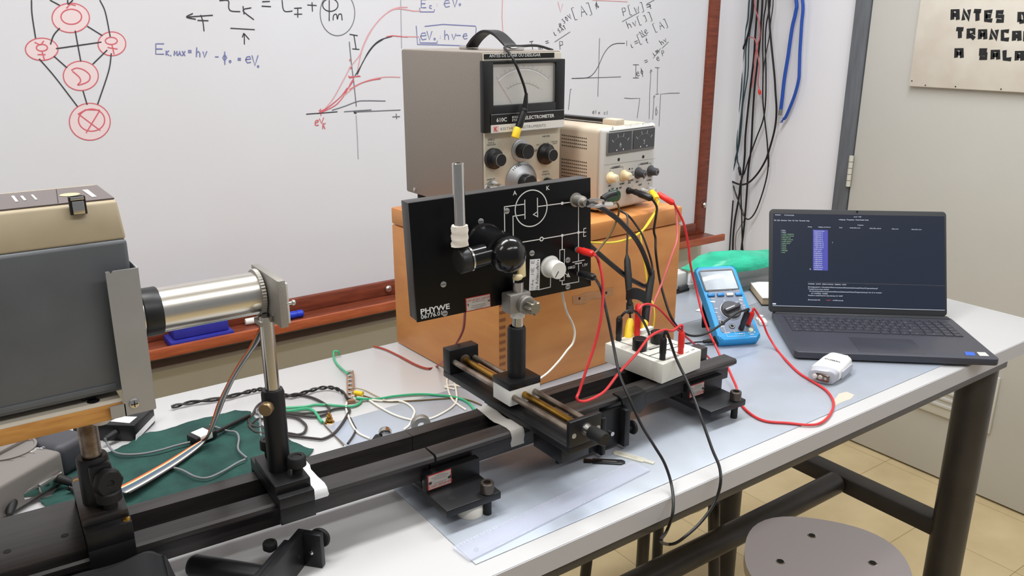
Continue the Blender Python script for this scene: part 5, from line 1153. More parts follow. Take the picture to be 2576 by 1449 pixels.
# clear ruler
ru = thing('ruler', 'long clear acrylic ruler lying along the front edge of the zinc sheet', 'ruler', V(.4342, .6908, Z0 + .0003), yaw=5.0)
b = MB().prism([(0, 0), (.313, 0), (.314, .002), (.314, .031), (.311, .0335), (0, .0345), (-.0012, .031), (-.0012, .003)], 0, .0024, mat('ruler acrylic', (225, 228, 244), .05, alpha=.30, spec=.8), bev=.0007)
for i in range(61):
    x = .008 + i * .0049; L1 = .0055 if i % 10 == 0 else (.004 if i % 2 == 0 else .0026)
    b.ribbon([(x, .0325, .00255), (x, .0325 - L1, .00255)], .0003, M_print_g, (0, 0, 1))
b.lathe([(.0030, .0), (.0030, .0026), (.0024, .0026), (.0024, .0)], (.018, .013, .00005), (.018, .013, 1), M_clear if False else MATS['ruler acrylic'], 16, False)
b.build('blade', ru, recalc=False)

# slotted slides
bs = thing('slide_holder', 'flat black slotted plastic strip lying beside the clear one', 'optical slide', V(.6905, .7935, Z0), yaw=-41)
MB().prism([(0, -.006), (.010, -.006), (.012, -.004), (.012, -.0068), (.052, -.0068), (.058, -.002), (.058, .003), (.054, .0068), (.012, .0068), (.012, .004), (.0, .006)], 0, .0016, M_blackp, bev=.0003).box((.026, -.0006, .0016), (.046, .0006, .0019), M_grey).build('strip', bs)
cs2 = thing('slide_holder', 'flat clear slotted plastic strip resting against the ruler end', 'optical slide', V(.7415, .7870, Z0), yaw=-66)
MB().prism([(0, -.0035), (.004, -.0068), (.046, -.0068), (.048, -.004), (.062, -.004), (.062, .003), (.048, .003), (.046, .0062), (.004, .0062), (0, .003)], 0, .0018, mat('milky acrylic', (226, 222, 206), .12, alpha=.55), bev=.0004).ribbon([(.006, -.002, .0019), (.036, -.002, .0019), (.036, .002, .0019), (.006, .002, .0019)], .0006, M_print_g, (0, 0, 1), closed=True).build('strip', cs2)

# steel rings and brass part behind the rail, terminal block
rg = MB().lathe([(.0060, 0), (.0135, 0), (.0150, .0015), (.0150, .0100), (.0135, .0115), (.0060, .0115), (.0060, 0)], on_z(1054, 1068, .0162) + Vector((.004, .004, 0)), on_z(1054, 1068, .0162) + Vector((-.3, -1, 0)) * .1, M_cast, 30, False).build('metal_ring'); tag(rg, 'grey metal ring standing on edge behind the rail by white wires', 'ring')
b = MB(); q = on_z(966, 1095, .010); b.lathe([(.0095, 0), (.0100, .001), (.0100, .012), (.0085, .013)], q + Vector((.006, .008, 0)), q + Vector((-.3, -.6, 0)), M_chrome, 26).cyl(q + Vector((-.010, 0, -.001)), q + Vector((-.019, -.009, -.001)), .006, M_rubber, 20)
tag(b.build('metal_bushing'), 'shiny metal bushing lying behind the rail, left of the ring', 'bushing')
q = on_z(829, 1063, .0003)
b = MB().lathe([(.0075, 0), (.0080, .0008), (.0070, .002), (.0040, .0025), (.0040, .004), (.0055, .0042), (.0055, .0075), (.0035, .008), (.0030, .0105), (.0042, .0108), (.0042, .0125), (.0018, .013), (.0018, .017)], q, q + Vector((0, 0, 1)), M_brass, 22); tag(b.build('brass_terminal'), 'tiny brass screw terminal standing on the bench behind the rail', 'screw terminal')
a0, a1 = on_z(620 + 1050 / 4.025, 860 + 325 / 4.025, 0), on_z(620 + 1062 / 4.025, 860 + 632 / 4.025, 0)
dv_ = a0 - a1; ang = math.degrees(math.atan2(dv_.y, dv_.x)); Lt = dv_.length
tbk = thing('terminal_strip', 'small screw terminal strip with seven metal screws on the white bench top', 'terminal strip', V(a1.x, a1.y, 0), yaw=ang)
MB().box((0, -.0065, .0003), (Lt, .0065, .0070), mat('bakelite', (150, 112, 84), .45), .001).build('block', tbk)
for i in range(7): 
    x = Lt * (i + .5) / 7; MB().lathe([(.0048, 0), (.0044, .0022), (.0030, .003)], (x, 0, .0070), (x, 0, 1), M_chrome, 14).build('terminal_screw', tbk)

# black power brick and grey recorder on the left
ad = thing('power_adapter', 'black power adapter brick with white labels under the wooden platform', 'power adapter', V(.1529, 1.2539, .0003), yaw=-38.65)
MB().box((-.050, 0, 0), (.0459, .0629, .0265), M_blackp, .003).build('case', ad)
Mad = mw(ad); kA = lambda x, y: (x / 4.39, 800 + y / 4.39)
P = [on_face(Mad, *kA(x, y), 2, .0267) for x, y in [(1215, 1140), (1430, 1160), (1515, 1090), (1330, 1085)]]
b = MB().quad(P, M_paper)
P2 = [on_face(Mad, *kA(x, y), 0, .0461) for x, y in [(1500, 1290), (1495, 1365), (1715, 1130), (1712, 1065)]]
b.quad(P2, M_paper).build('label', ad, 'white printed labels', recalc=False)
q = on_face(Mad, *kA(1280, 1265), 1, -.001); MB().lathe([(.0050, 0), (.0056, .002), (.0044, .020), (.0030, .022)], (q.x, 0, q.z), (q.x - .012, -1 * .03, q.z - .004), M_rubber, 14).build('strain_relief', ad)

dev = thing('data_recorder', 'grey electronic recorder with round dial and keys under the lamp housing', 'recorder', V(.0862, 1.1518, .0003), yaw=35.6)
M_dev = mat('recorder grey', (124, 118, 114), .5); M_devd = mat('recorder dark', (66, 66, 72), .5)
MB().box((-.26, 0, .004), (0, .115, .0500), M_dev, .006, seg=3).build('case', dev)
MB().box((.002, .010, .002), (.058, .130, .0500), M_devd, .012, seg=4).box((.004, .060, .048), (.056, .130, .0535), M_dev, .002).build('end_block', dev)
Mdv = mw(dev); kD = lambda x, y: (x / 5.797, 1080 + y / 5.797)
q = on_face(Mdv, *kD(120, 285), 2, .0505)
MB().lathe([(.034, 0), (.034, .002), (.031, .0025), (.030, .0010)], (q.x, q.y, .050), (q.x, q.y, 1), M_dev, 40).box((q.x - .029, q.y - .006, .0505), (q.x + .029, q.y + .006, .0565), M_dev, .0015).build('dial', dev)
b = MB()
for x, y, s1 in [(150, 425, 'ENTER'), (310, 370, 'TIMER'), (445, 332, 'RUN'), (595, 280, 'F1')]:
    q = on_face(Mdv, *kD(x, y), 2, .0502); b.text(s1, Matrix.Translation((q.x, q.y - .002, .0503)), .0062, M_print_w, bold=.0001)
for x, y in [(390, 280), (240, 335), (90, 390), (-80, 440)]:
    p0 = on_face(Mdv, *kD(x, y), 2, .0503); b.ribbon([p0, p0 + Vector((.006, -.026, 0))], .0004, M_rubber, (0, 0, 1))
b.build('key_print', dev, recalc=False)
for i, (x, y) in enumerate([(560, 720), (230, 880)]):
    cdev = thing('serial_connector', ['metal serial connector plugged into the recorder, nearest the carrier', 'second serial connector beside it with black ribbed boot'][i], 'connector', on_z(*kD(x, y), .018), yaw=35.6 - 8 * i)
    MB().box((-.026, -.010, -.008), (.026, .012, .008), M_chrome, .002).box((-.020, -.026, -.007), (.018, -.009, .007), M_chrome, .003).build('shell', cdev)
    for xx in (-.021, .021): MB().cyl((xx, -.016, 0), (xx, .010, 0), .0035, M_cast, 14).build('thumb_screw', cdev)
    b = MB(); b.lathe([(.0060, 0), (.0062, .003), (.0050, .018), (.0035, .022)], (.010 - .03 * i, -.024, 0), (.024 - .09 * i, -.07, -.02), M_rubber, 14); b.build('strain_relief', cdev)
    if i == 0:
        for k_ in range(4): pass
b = MB().tube([on_z(*kD(990, 850), .012), on_z(*kD(1060, 880), .008), on_z(*kD(1120, 930), .006)], .0032, M_blackw); tag(b.build('data_cable'), 'short black cable leaving the serial connector towards the carrier', 'cable')
b = MB().tube([on_z(*kD(140, 920), .010), on_z(*kD(90, 1000), .006), on_z(*kD(0, 1060), .005), on_z(*kD(-180, 1160), .005)], .0042, M_dgreyw); tag(b.build('data_cable'), 'thick dark cable running off the left of the bench corner', 'cable')

# green cloth
kB = lambda x, y: (x / 3.22, 1050 + y / 3.22)
outl = [(100, 700), (110, 640), (330, 660), (480, 640), (470, 420), (560, 400), (880, 300), (1000, 260), (1230, 130), (1500, 60), (1760, 0), (1950, -60), (2040, -40), (2130, 80), (2280, 180), (2400, 210), (2540, 270), (2500, 330), (2300, 420), (1900, 560), (1500, 690), (1000, 800), (600, 850), (380, 770), (330, 690)]
P = [on_z(*kB(x, y), .0) for x, y in [(330, 680), (420, 640), (480, 560), (470, 420), (560, 400), (880, 300), (1180, 155), (1500, 62), (1760, -5), (1900, -45), (2030, -30), (2130, 90), (2260, 165), (2400, 215), (2545, 275), (2480, 345), (2200, 460), (1800, 600), (1400, 740), (1000, 870), (600, 930), (390, 770)]]
t = bmesh.new(); vs = [t.verts.new((p.x, p.y, 0)) for p in P]; f = t.faces.new(vs); bmesh.ops.triangulate(t, faces=[f])
for _ in range(4): bmesh.ops.subdivide_edges(t, edges=[e for e in t.edges if e.calc_length() > .012], cuts=1, use_grid_fill=False); bmesh.ops.triangulate(t, faces=list(t.faces))
from mathutils import noise
for v in t.verts:
    n_ = noise.noise(Vector((v.co.x * 22, v.co.y * 22, 0))) + .5 * noise.noise(Vector((v.co.x * 55, v.co.y * 55, 3)))
    v.co.z = T + .0022 + max(-.0012, .0030 * n_)
    if v.is_boundary: v.co.x += .0025 * noise.noise(Vector((v.co.x * 300, v.co.y * 300, 1))); v.co.y += .0025 * noise.noise(Vector((v.co.x * 300, v.co.y * 300, 5)))
r = bmesh.ops.extrude_face_region(t, geom=list(t.faces))
for v in [g_ for g_ in r['geom'] if isinstance(g_, bmesh.types.BMVert)]: v.co.z += .0012
b = MB(); b._merge(t, M_cloth); gc = b.build('cloth'); tag(gc, 'dark green frayed cloth spread on the bench behind the rail', 'cloth')

# black cloth hood at the bottom left
b = MB(); G_ = []
ridge = [(-60, 1500, .79), (60, 1475, .788), (140, 1450, .786), (230, 1418, .784), (320, 1386, .783), (372, 1374, .782), (398, 1374, .781), (412, 1386, .779), (428, 1412, .776), (446, 1449, .772), (475, 1505, .768)]
rp_ = smooth_pts([on_y(x, y, yy) for x, y, yy in ridge], 5)
rows_ = []
for i, p in enumerate(rp_):
    col = []; hgt = max(.004, p.z - T)
    for j in range(13):
        f_ = j / 12
        if f_ < .2: u = f_ / .2; y = p.y + .014 * (1 - u); z = hgt * (.35 + .65 * u)
        else: u = (f_ - .2) / .8; y = p.y - (.10 + .02 * math.sin(i * .35)) * u; z = hgt * (1 - u) ** 1.25
        z += .006 * math.sin(i * .5 + j * .9) * (1 - abs(2 * f_ - 1)) * min(1, hgt / .03)
        col.append(Vector((p.x + .010 * (f_ - .2) * math.sin(i * .3), y, T + .002 + max(0, z))))
    rows_.append(col)
b.ring_loft(rows_, M_bcloth, cap=False, closed=False)
tag(b.build('dark_cloth', recalc=False), 'crumpled black cloth heaped against the rail at the lamp carrier', 'cloth')

# loose carrier lying on its side
lc = thing('loose_carrier', 'spare black post holder lying on its side on the white bench top', 'rail carrier', V(.2835, .8010, .0005), yaw=41)
MB().box((-.125, 0, 0), (0, .0095, .0425), M_black, .0008).box((-.0085, -.0215, 0), (.0, 0.0002, .0425), M_black, .0008).box((-.125, -.0215, 0), (-.1165, .0002, .0425), M_black, .0008).box((-.095, .0095, .003), (-.020, .0165, .0400), M_black, .0008).build('saddle', lc)
MB().lathe([(.0126, 0), (.0126, .088), (.0105, .092), (.0085, .092), (.0083, .075)], (-.062, .0165, .0200), (-.062, 1, .0200), M_blackp, 32).build('post', lc)
MB().cyl((0, -.011, .026), (.008, -.011, .026), .0038, M_rubber, 14).lathe([(.0085, 0), (.0115, .001), (.0125, .003), (.0115, .0055), (.007, .007)], (.008, -.011, .026), (1, -.011, .026), M_rubber, 28).build('thumb_screw', lc)
MB().lathe([(.0028, 0), (.0028, .002), (.0015, .0028)], (-.0087, -.010, .020), (-1, -.010, .020), M_chrome, 12).build('set_screw', lc)
MB().cyl((-.020, -.0004, .020), (-.020, .0002, .020), .0022, M_rubber, 12).build('screw_hole', lc)
thumb(lc, -.028, .030, .0285, .008, .009, 'thumb_screw', .002)

# behind the multimeter: white box, paper box, green bag, book, adapter, scrap
q = on_y(1703, 749, 1.2)
wbx = thing('label_printer', 'low white box on dark base half hidden behind the crate and multimeter', 'box', V(1.345, 1.268, Z0))
MB().box((-.09, -.004, 0), (.066, .090, .007), M_blackp, .0015).box((-.09, 0, .007), (.064, .086, .046), M_psuf, .004).box((.030, -.006, .006), (.060, .004, .016), M_dgrey, .002).build('case', wbx)
pb = thing('paper_box', 'pale grey cardboard box behind the multimeter and laptop under the green bag', 'box', V(1.56, 1.245, .0003), yaw=-6)
MB().box((-.10, -.035, 0), (.17, .060, .050), mat('pale grey card', (198, 194, 196), .7), .002).build('carton', pb)
b = MB(); rows_ = []
for i in range(25):
    col = []; u = i / 24
    for j in range(17):
        v_ = j / 16; ang_ = math.pi * v_
        x = 1.40 + .40 * u; cy_ = 1.222 - .05 * (u - .5); n_ = noise.noise(Vector((u * 5, v_ * 5, 0))) + .6 * noise.noise(Vector((u * 14, v_ * 11, 2)))
        prof_ = min(1, 6 * u, 6 * (1 - u)) ** .5
        hh = (.026 + .010 * math.sin(u * 7) ) * prof_
        col.append(V(x, cy_ - .052 * math.cos(ang_) * (.75 + .25 * prof_) + .006 * n_, .0525 + hh * math.sin(ang_) + .006 * n_ * math.sin(ang_)))
    rows_.append(col)
b.ring_loft(rows_, M_teal, cap=True, closed=True); tag(b.build('plastic_bag'), 'crinkled green plastic bag lying on the grey box behind the multimeter', 'bag')
q = on_z(1917, 771, 0)
bk = thing('book', 'tan covered book with white pages just left of the laptop screen', 'book', V(q.x, q.y, .0015), yaw=-38)
MB().box((.0, .002, .0015), (.16, .12, .017), M_tan, .001).build('pages', bk); MB().box((-.001, 0, 0), (.162, .122, .0015), M_blackp).box((-.001, 0, .017), (.162, .122, .0190), M_paper, .0005).build('cover', bk)
q = on_z(1918, 812, .004)
us = thing('usb_adapter', 'tiny white adapter with thin cord at the laptop left edge', 'adapter', V(q.x, q.y, .0015), yaw=-41)
MB().box((-.008, -.012, 0), (.008, .012, .009), M_white, .002).box((-.008, .016, 0), (.009, .032, .004), M_white, .001).cyl((0, .024, .004), (0, .024, .010), .0055, M_white, 18).build('shell', us)
P = [on_z(x, y, .0018) for x, y in [(1749, 782), (1775, 769), (1771, 785)]]
b = MB().ring_loft([P, [p + Vector((0, 0, .0006)) for p in P]], M_paper); tag(b.build('paper_scrap'), 'small triangular white paper scrap under the multimeter stand', 'paper')
st_p = [on_z(x, y, .0018) for x, y in [(2097, 1008), (2110, 990), (2130, 985), (2150, 993), (2140, 1003), (2115, 1012), (2100, 1020)]]
# (worn rust mark on the zinc sheet)
b = MB().quad([Vector((p.x, p.y, T + .00152)) for p in st_p], mat('rust stain', (196, 186, 170), .7)); o = b.build('rust_mark', recalc=False); o.parent = sheet

# ------------------------------------------------------------------ cables and leads
def interp(pts, key):
    """fill the third value (plane) of (px, py[, v]) by linear interpolation along the index"""
    n = len(pts); vals = [p[2] if len(p) > 2 else None for p in pts]; ks = [i for i in range(n) if vals[i] is not None]
    out = []
    for i in range(n):
        lo = max([k_ for k_ in ks if k_ <= i], default=ks[0]); hi = min([k_ for k_ in ks if k_ >= i], default=ks[-1])
        v = vals[lo] if lo == hi else vals[lo] + (vals[hi] - vals[lo]) * (i - lo) / (hi - lo)
        out.append((pts[i][0], pts[i][1], v))
    return out
def path(pts, mode, r=.002):
    P = []
    for x, y, v in interp(pts, mode):
        if mode == 'y':
            p = on_y(x, y, v)
            if p.z < T + r + .0015 and p.y > YT0: p = on_z(x, y, r + .0018)
        elif mode == 'x': p = on_x(x, y, v)
        else: p = on_z(x, y, v)
        P.append(p)
    return P
def lead(name, label, cat, P, r, m, group=None, k=6):
    o = MB().tube(P, r, m, 8, k).build(name); tag(o, label, cat, group); return o
def sleeve(par, a, b, r, m, name='banana_plug', tip=0.0, metal=None):
    """plug body from a to b (b = metal end)"""
    a, b = Vector(a), Vector(b); L = (b - a).length; q = MB().lathe([(r * .62, 0), (r * .8, .002), (r, .004), (r, L * .72), (r * .86, L * .78), (r * .92, L)], a, b, m, 16)
    if tip: q.cyl(b, b + (b - a).normalized() * tip, r * .42, M_chrome, 12)
    o = q.build(name); o.parent = par; return o
n9 = lambda x, y: (1380 + x / 4.262, 560 + y / 4.262)
# panel sockets in the room
def panel_pt(x, y, yy): return Mpa @ Vector(F_(x, y, yy))
def swp(x, y, h): q = W_(x, y, SW_H); return Msw @ Vector((q.x, q.y, SW_H + h))
# 1 red lead: panel -> switch box front
ra = panel_pt(1540, 772, -.006); rb = panel_pt(1660, 806, -.038); q1 = swp(1050, 492, .036)
P = [rb + (rb - ra) * .1] + path([(1505, 655, .840), (1514, 690), (1517, 740), (1512, 800, .81), (1497, 865), (1475, 930), (1457, 985), (1451, 1000, .795), (1458, 1009), (1480, 1007), (1520, 985, .79), (1557, 938), (1601, 890), (1634, 848, .81), (1668, 831), (1692, 832)], 'y') + [q1 + Vector((-.002, 0, .010)), q1]
o = lead('test_lead', 'red lead from the panel sagging across the rail to the white box', 'test lead', P, .0021, M_redw, 'red test leads')
sleeve(o, rb, ra, .0050, M_red); sleeve(o, q1, swp(1050, 492, 0), .0050, M_red)
# 2 black lead: panel -> over the bench edge -> switch box
ra = panel_pt(1552, 972, -.006); rb = panel_pt(1672, 1006, -.038); q1 = swp(843, 562, .036)
P = [rb] + path([(1512, 728, .845), (1527, 790), (1543, 868, .80), (1558, 940), (1583, 1001, .745), (1613, 1068), (1646, 1122, .70), (1671, 1164), (1688, 1214, .668), (1694, 1262, .648), (1690, 1302, .640), (1676, 1338, .648)], 'y')
P2 = path([(1676, 1338, .648), (1662, 1360, .66), (1678, 1369, .655), (1700, 1366, .648), (1726, 1348, .640), (1759, 1318), (1788, 1281, .638), (1805, 1247), (1813, 1210, .640), (1809, 1172, .652), (1792, 1131, .672), (1767, 1060, .70), (1734, 972, .75), (1700, 900, .79)], 'y') + [q1 + Vector((.002, -.004, .008)), q1]
o = lead('test_lead', 'long black lead from the panel drooping over the front bench edge to the white box', 'test lead', P + P2[1:], .0021, M_blackw, 'black test leads')
sleeve(o, rb, ra, .0052, M_blackp); sleeve(o, q1, swp(843, 562, 0), .0052, M_blackp)
# 3 red lead: supply -> multimeter, with the long loop on the zinc sheet
tp_ = [Mp @ Vector((q.x, -.020, q.z)) for q in posts]
sa, sb2 = on_y(1655, 487, 1.065), on_y(1695, 512, 1.035)
ma = SOCK[3] + MN * .030 + Vector((.004, .004, .006)); mb_ = SOCK[3] + MN * .004
P = [sb2] + path([(1708, 535, 1.03), (1721, 565), (1732, 619), (1737, 666), (1751, 724, 1.00), (1765, 783), (1784, 837, .955), (1798, 865), (1814, 900, .90), (1829, 921), (1842, 950), (1853, 975, .82), (1856, 996), (1869, 1023), (1897, 1047), (1930, 1060), (1980, 1064), (2035, 1069), (2064, 1064), (2085, 1047), (2097, 1022), (2093, 1001), (2076, 980), (2043, 959), (2010, 938), (1980, 909), (1955, 880), (1931, 841, .93), (1919, 810, .94), (1908, 793, .95)], 'y') + [ma + Vector((.003, 0, .006)), ma]
o = lead('test_lead', 'red lead from the power supply looping on the zinc sheet to the multimeter', 'test lead', P, .0021, M_redw, 'red test leads')
sleeve(o, sb2, sa, .0056, M_red, 'stacking_plug'); sleeve(o, ma, mb_, .0050, M_red)
# 4 thin red lead: supply -> behind the white box
P = [sb2 + Vector((.004, 0, -.004))] + path([(1702, 545, 1.03), (1704, 590), (1700, 615, 1.00), (1692, 637), (1678, 677), (1662, 720, .98), (1647, 755), (1633, 795, .95), (1627, 830), (1622, 850, .93)], 'y')
lead('test_lead', 'thin red lead hanging straight from the supply behind the white box', 'test lead', P, .0018, M_redpale, 'red test leads')
# 5 red lead: switch box back plug arching to the right behind the rail
q1 = swp(555, 280, .052); q0 = swp(555, 290, .0)
P = [q1] + path([(1605, 782, .875), (1614.6, 769), (1629, 765), (1648, 770, .88), (1666, 785), (1685, 806), (1708, 832, .89), (1732, 853), (1755, 873, .905), (1779, 896), (1790, 908, .91)], 'y')
o = lead('test_lead', 'red lead arching from the back plug of the white box to the right', 'test lead', P, .0019, M_redw, 'red test leads'); sleeve(o, q1, q0, .0052, M_red)
# 6 black lead: supply -> multimeter
sa6 = Mp @ Vector((posts[0].x, -.016, posts[0].z)); sb6 = on_y(1640, 500, 1.035)
ma6 = SOCK[2] + MN * .036 + Vector((.006, .004, .010)); mb6 = SOCK[2] + MN * .004
P = [sb6] + path([(1652, 520, 1.03), (1650, 545), (1645, 580), (1649, 600, 1.02), (1650, 637), (1659, 701, 1.0), (1671, 748), (1687, 795, .96), (1706, 825), (1727, 841, .94), (1751, 845), (1779, 838, .93), (1809, 820), (1840, 797, .93), (1861, 784), (1873, 781)], 'y') + [ma6 + Vector((.002, 0, .005)), ma6]
o = lead('test_lead', 'black lead sweeping from the power supply under the red one to the multimeter', 'test lead', P, .0022, M_blackw, 'black test leads')
sleeve(o, sb6, sa6, .0062, M_blackp, 'stacking_plug'); sleeve(o, ma6, mb6, .0058, M_blackp)
# 7 thick coaxial cable from the panel looping behind it
P = [BNC] + path([(1490, 512, .862), (1519, 527), (1552, 550, .90), (1577, 575), (1600, 602, .93), (1617, 633), (1630, 668, .95), (1637, 695), (1634, 712), (1622, 720, .96), (1606, 713), (1579, 698, .955), (1544, 670), (1511, 642, .945), (1482, 616), (1455, 590, .935)], 'y')
lead('coaxial_cable', 'thick black coaxial cable looping from the panel socket round behind the panel', 'cable', P, .0040, M_blackw)
# alligator clip on the coaxial socket
cA = BNC + Vector((.001, .002, .0)); cB = cA + (on_y(1545, 502, .865) - on_y(1490, 503, .865))
clp = thing('crocodile_clip', 'silver crocodile clip with black sleeve biting the coaxial socket of the panel', 'clip', cA)
d_ = (cB - cA); u_ = d_.normalized()
for s5, zz in ((1, .0035), (-1, -.0045)):
    b = MB(); P8 = [Vector((0, 0, zz)), Vector((0, 0, zz * 1.25)) + d_ * .45, Vector((0, 0, zz * .7)) + d_ * .75]
    rr = []
    for i, p in enumerate(P8): wv = (.0024, .0042, .0036)[i]; rr.append([p + Vector((0, a_ * wv, b5 * .0014)) for a_, b5 in ((-1, -1), (1, -1), (1, 1), (-1, 1))])
    b.ring_loft(rr, M_chrome)
    for i in range(7): p = Vector((0, 0, zz * .75)) + d_ * (.03 + i * .05); b.box(p + Vector((-.0006, -.002, -.0012)), p + Vector((.0006, .002, .0012)), M_chrome)
    b.build('jaw', clp)
MB().tube([d_ * .72 + Vector((0, 0, .004)), d_ * .95 + Vector((0, 0, .009)), d_ * 1.28 + Vector((0, 0, .0120))], .0050, M_blackp, 10, r1=.0042).build('sleeve', clp)
MB().tube([d_ * .75 + Vector((0, 0, -.003)), d_ * 1.12 + Vector((0, 0, -.003))], .0034, M_white, 10, sm=False).build('white_sleeve', clp)
# 8 yellow leads
ya = on_y(1640, 484, 1.07); yb = on_y(1652, 500, 1.045)
P = [yb] + path([(1652, 520, 1.04), (1642, 545), (1624, 572, 1.01), (1603, 590), (1579, 602, .98), (1544, 610), (1505, 611, .96), (1470, 609, .95)], 'y')
o = lead('test_lead', 'yellow lead running from the power supply leftward behind the black panel', 'test lead', P, .0020, M_yelloww, 'yellow test leads'); sleeve(o, yb, ya, .0062, M_yellow, 'stacking_plug')
P = [yb + Vector((.002, -.004, -.003))] + path([(1649, 530, 1.035), (1630, 560), (1614, 588, 1.01), (1614, 619), (1621, 661, .99), (1627, 705), (1634, 748, .97), (1643, 766), (1646, 795, .95), (1642, 825), (1632, 850, .94)], 'y')
lead('test_lead', 'yellow lead hanging down from the supply behind the white box', 'test lead', P, .0017, M_yelloww, 'yellow test leads')
# 9 brown lead from the clip
P = [clp.location + d_ * 1.12 + Vector((0, 0, -.003))] + path([(1551, 510, .885), (1557, 525), (1553, 550, .90), (1536, 588), (1520, 610, .90), (1505, 628), (1492, 640, .895), (1480, 648, .895)], 'y')
lead('test_lead', 'thin brown lead dropping from the crocodile clip to behind the panel edge', 'test lead', P, .0016, M_brownw)
# 10 taped probe leads with yellow plugs
P = path([(1556, 528, 1.02), (1568, 534), (1578, 545, 1.00), (1579, 580), (1577, 640, .96), (1579, 690), (1583, 745, .93), (1585, 790), (1586, 804, .915)], 'y')
o = lead('probe_lead', 'black probe lead with yellow plug hanging left, held by a black velcro strap', 'cable', P, .0017, M_blackw, 'taped probe leads')
MB().lathe([(.002, 0), (.0052, .01), (.0062, .035), (.0045, .075), (.0030, .085)], on_y(1577, 640, .96), on_y(1583, 745, .93), M_rubber, 12).build('tape_wrap', o)
MB().lathe([(.0040, 0), (.0058, .004), (.0064, .016), (.0056, .02)], on_y(1584, 758, .93), on_y(1585, 790, .92), M_rubber, 12).build('collar', o)
MB().lathe([(.0040, 0), (.0056, .004), (.0072, .014), (.0072, .040), (.005, .042)], on_y(1586, 802, .918), on_y(1581, 850, .905), M_yellow, 14).build('yellow_plug', o)
P = path([(1560, 530, 1.03), (1580, 542), (1597, 562, 1.01), (1615, 590), (1629, 626, .98), (1640, 665), (1641, 695, .96), (1632, 722), (1626, 760, .94), (1624, 800, .925)], 'y')
o = lead('probe_lead', 'black probe lead with yellow plug hanging right, bundled with black tape', 'cable', P, .0019, M_blackw, 'taped probe leads')
MB().lathe([(.0030, 0), (.0055, .012), (.0066, .05), (.0062, .075), (.004, .09)], on_y(1642, 680, .955), on_y(1626, 772, .935), M_rubber, 12).build('tape_wrap', o)
MB().lathe([(.0048, 0), (.0062, .004), (.0062, .026), (.0050, .03)], on_y(1627, 772, .935), on_y(1623, 806, .925), M_rubber, 12).build('collar', o)
MB().lathe([(.0040, 0), (.0060, .004), (.0068, .030), (.005, .034)], on_y(1622, 806, .924), on_y(1619, 842, .912), M_yellow, 14).build('yellow_plug', o)
sp = [on_y(x, y, yy) for x, y, yy in [(1577, 742, .928), (1590, 738, .926), (1606, 740, .928), (1622, 748, .934)]]
b = MB(); rr = []
for i, p in enumerate(smooth_pts(sp, 5)): rr.append([p + Vector((0, a_ * .0022, c_ * (.0085 + .002 * i / 15))) for a_, c_ in ((-1, -1), (1, -1), (1, 1), (-1, 1))])
b.ring_loft(rr, M_rubber); tag(b.build('velcro_strap'), 'black velcro strap tying the two probe leads together', 'strap')
# 11 black lead at the left of the white box
q1 = swp(345, 165, .036) if False else swp(345, 345, .040)
P = [q1] + path([(1557, 806, .875), (1563, 796), (1575, 784, .87), (1589, 780.5), (1603, 788, .88), (1617, 806), (1630, 832, .89), (1634, 845, .89)], 'y')
o = lead('test_lead', 'short black lead arching over the left rear corner of the white box', 'test lead', P, .0020, M_blackw, 'black test leads'); sleeve(o, q1, swp(345, 345, .0), .0052, M_blackp)
# 12 white wire, 13 brick red wire
P = path([(1414, 728, .875), (1416, 745), (1420, 765, .88), (1427, 788), (1439, 811, .89), (1446, 837), (1441, 863, .885), (1427, 881), (1407, 907, .88), (1380, 936), (1357, 953, .875), (1340, 962, .87)], 'y')
lead('wire', 'white wire drooping from under the panel to the cross slide', 'wire', P, .0017, M_whitew)
P = path([(1170, 780, .905), (1167, 820), (1160, 842, .985), (1146, 868, 1.022), (1132, 895, 1.03)], 'y') + [on_z(x, y, .0035) for x, y in [(1100, 921), (1077, 927), (1047, 918), (1005, 896), (968, 878.6), (940, 871)]]
lead('wire', 'brick red wire from the panel tag running along the bench by the crate', 'wire', P, .0019, M_dredw)
# black plug lead into the multimeter side
b = MB(); P = [on_z(x, y, z) for x, y, z in [(1640, 868, .006), (1690, 866, .005), (1725, 864, .004), (1750, 861, .006), (1768, 860, .009)]]
o = lead('probe_lead', 'thin black lead with ribbed round plug lying at the lower multimeter corner', 'cable', P, .0016, M_blackw)
a_, c_ = on_z(1768, 860, .0085), on_z(1797, 857, .0095)
MB().lathe([(.0022, 0), (.0036, .002), (.0036, .008), (.0044, .009), (.0044, .020), (.0036, .022)], a_, c_, M_rubber, 14).build('plug', o); MB().lathe([(.0085, 0), (.0095, .001), (.0095, .007), (.006, .009)], on_z(1797, 857, .0118), on_z(1830, 854, .0128), M_rubber, 18).build('plug_head', o)

# wires on the bench behind the rail
tz = lambda pts, h=.0030: [on_z(620 + x / 4.025, 860 + y / 4.025, (p[2] if len(p := (x, y, *z_)) > 2 else h)) for x, y, *z_ in pts]
def bw(label, pts, r, m, name='wire', group=None): return lead(name, label, 'wire', tz(pts, r + .0014), r, m, group)
bw('green wire hooked over the back bench edge and into the terminal strip top', [(945, 132), (925, 100, .012), (885, 102, .012), (890, 180), (940, 250), (1030, 325, .008)], .0020, M_greenw, group='green wires behind the rail')
bw('green wire from the terminal strip bottom leftward behind the tall post', [(1090, 570, .008), (1160, 592), (1130, 632), (1050, 655), (900, 645), (720, 635), (600, 655), (440, 665), (300, 672)], .0021, M_greenw, group='green wires behind the rail')
bw('long green wire running right from the terminal strip to the rail', [(1090, 570, .008), (1300, 580), (1500, 550), (1750, 530), (2000, 545), (2150, 570), (2250, 620), (2310, 690)], .0021, M_greenw, group='green wires behind the rail')
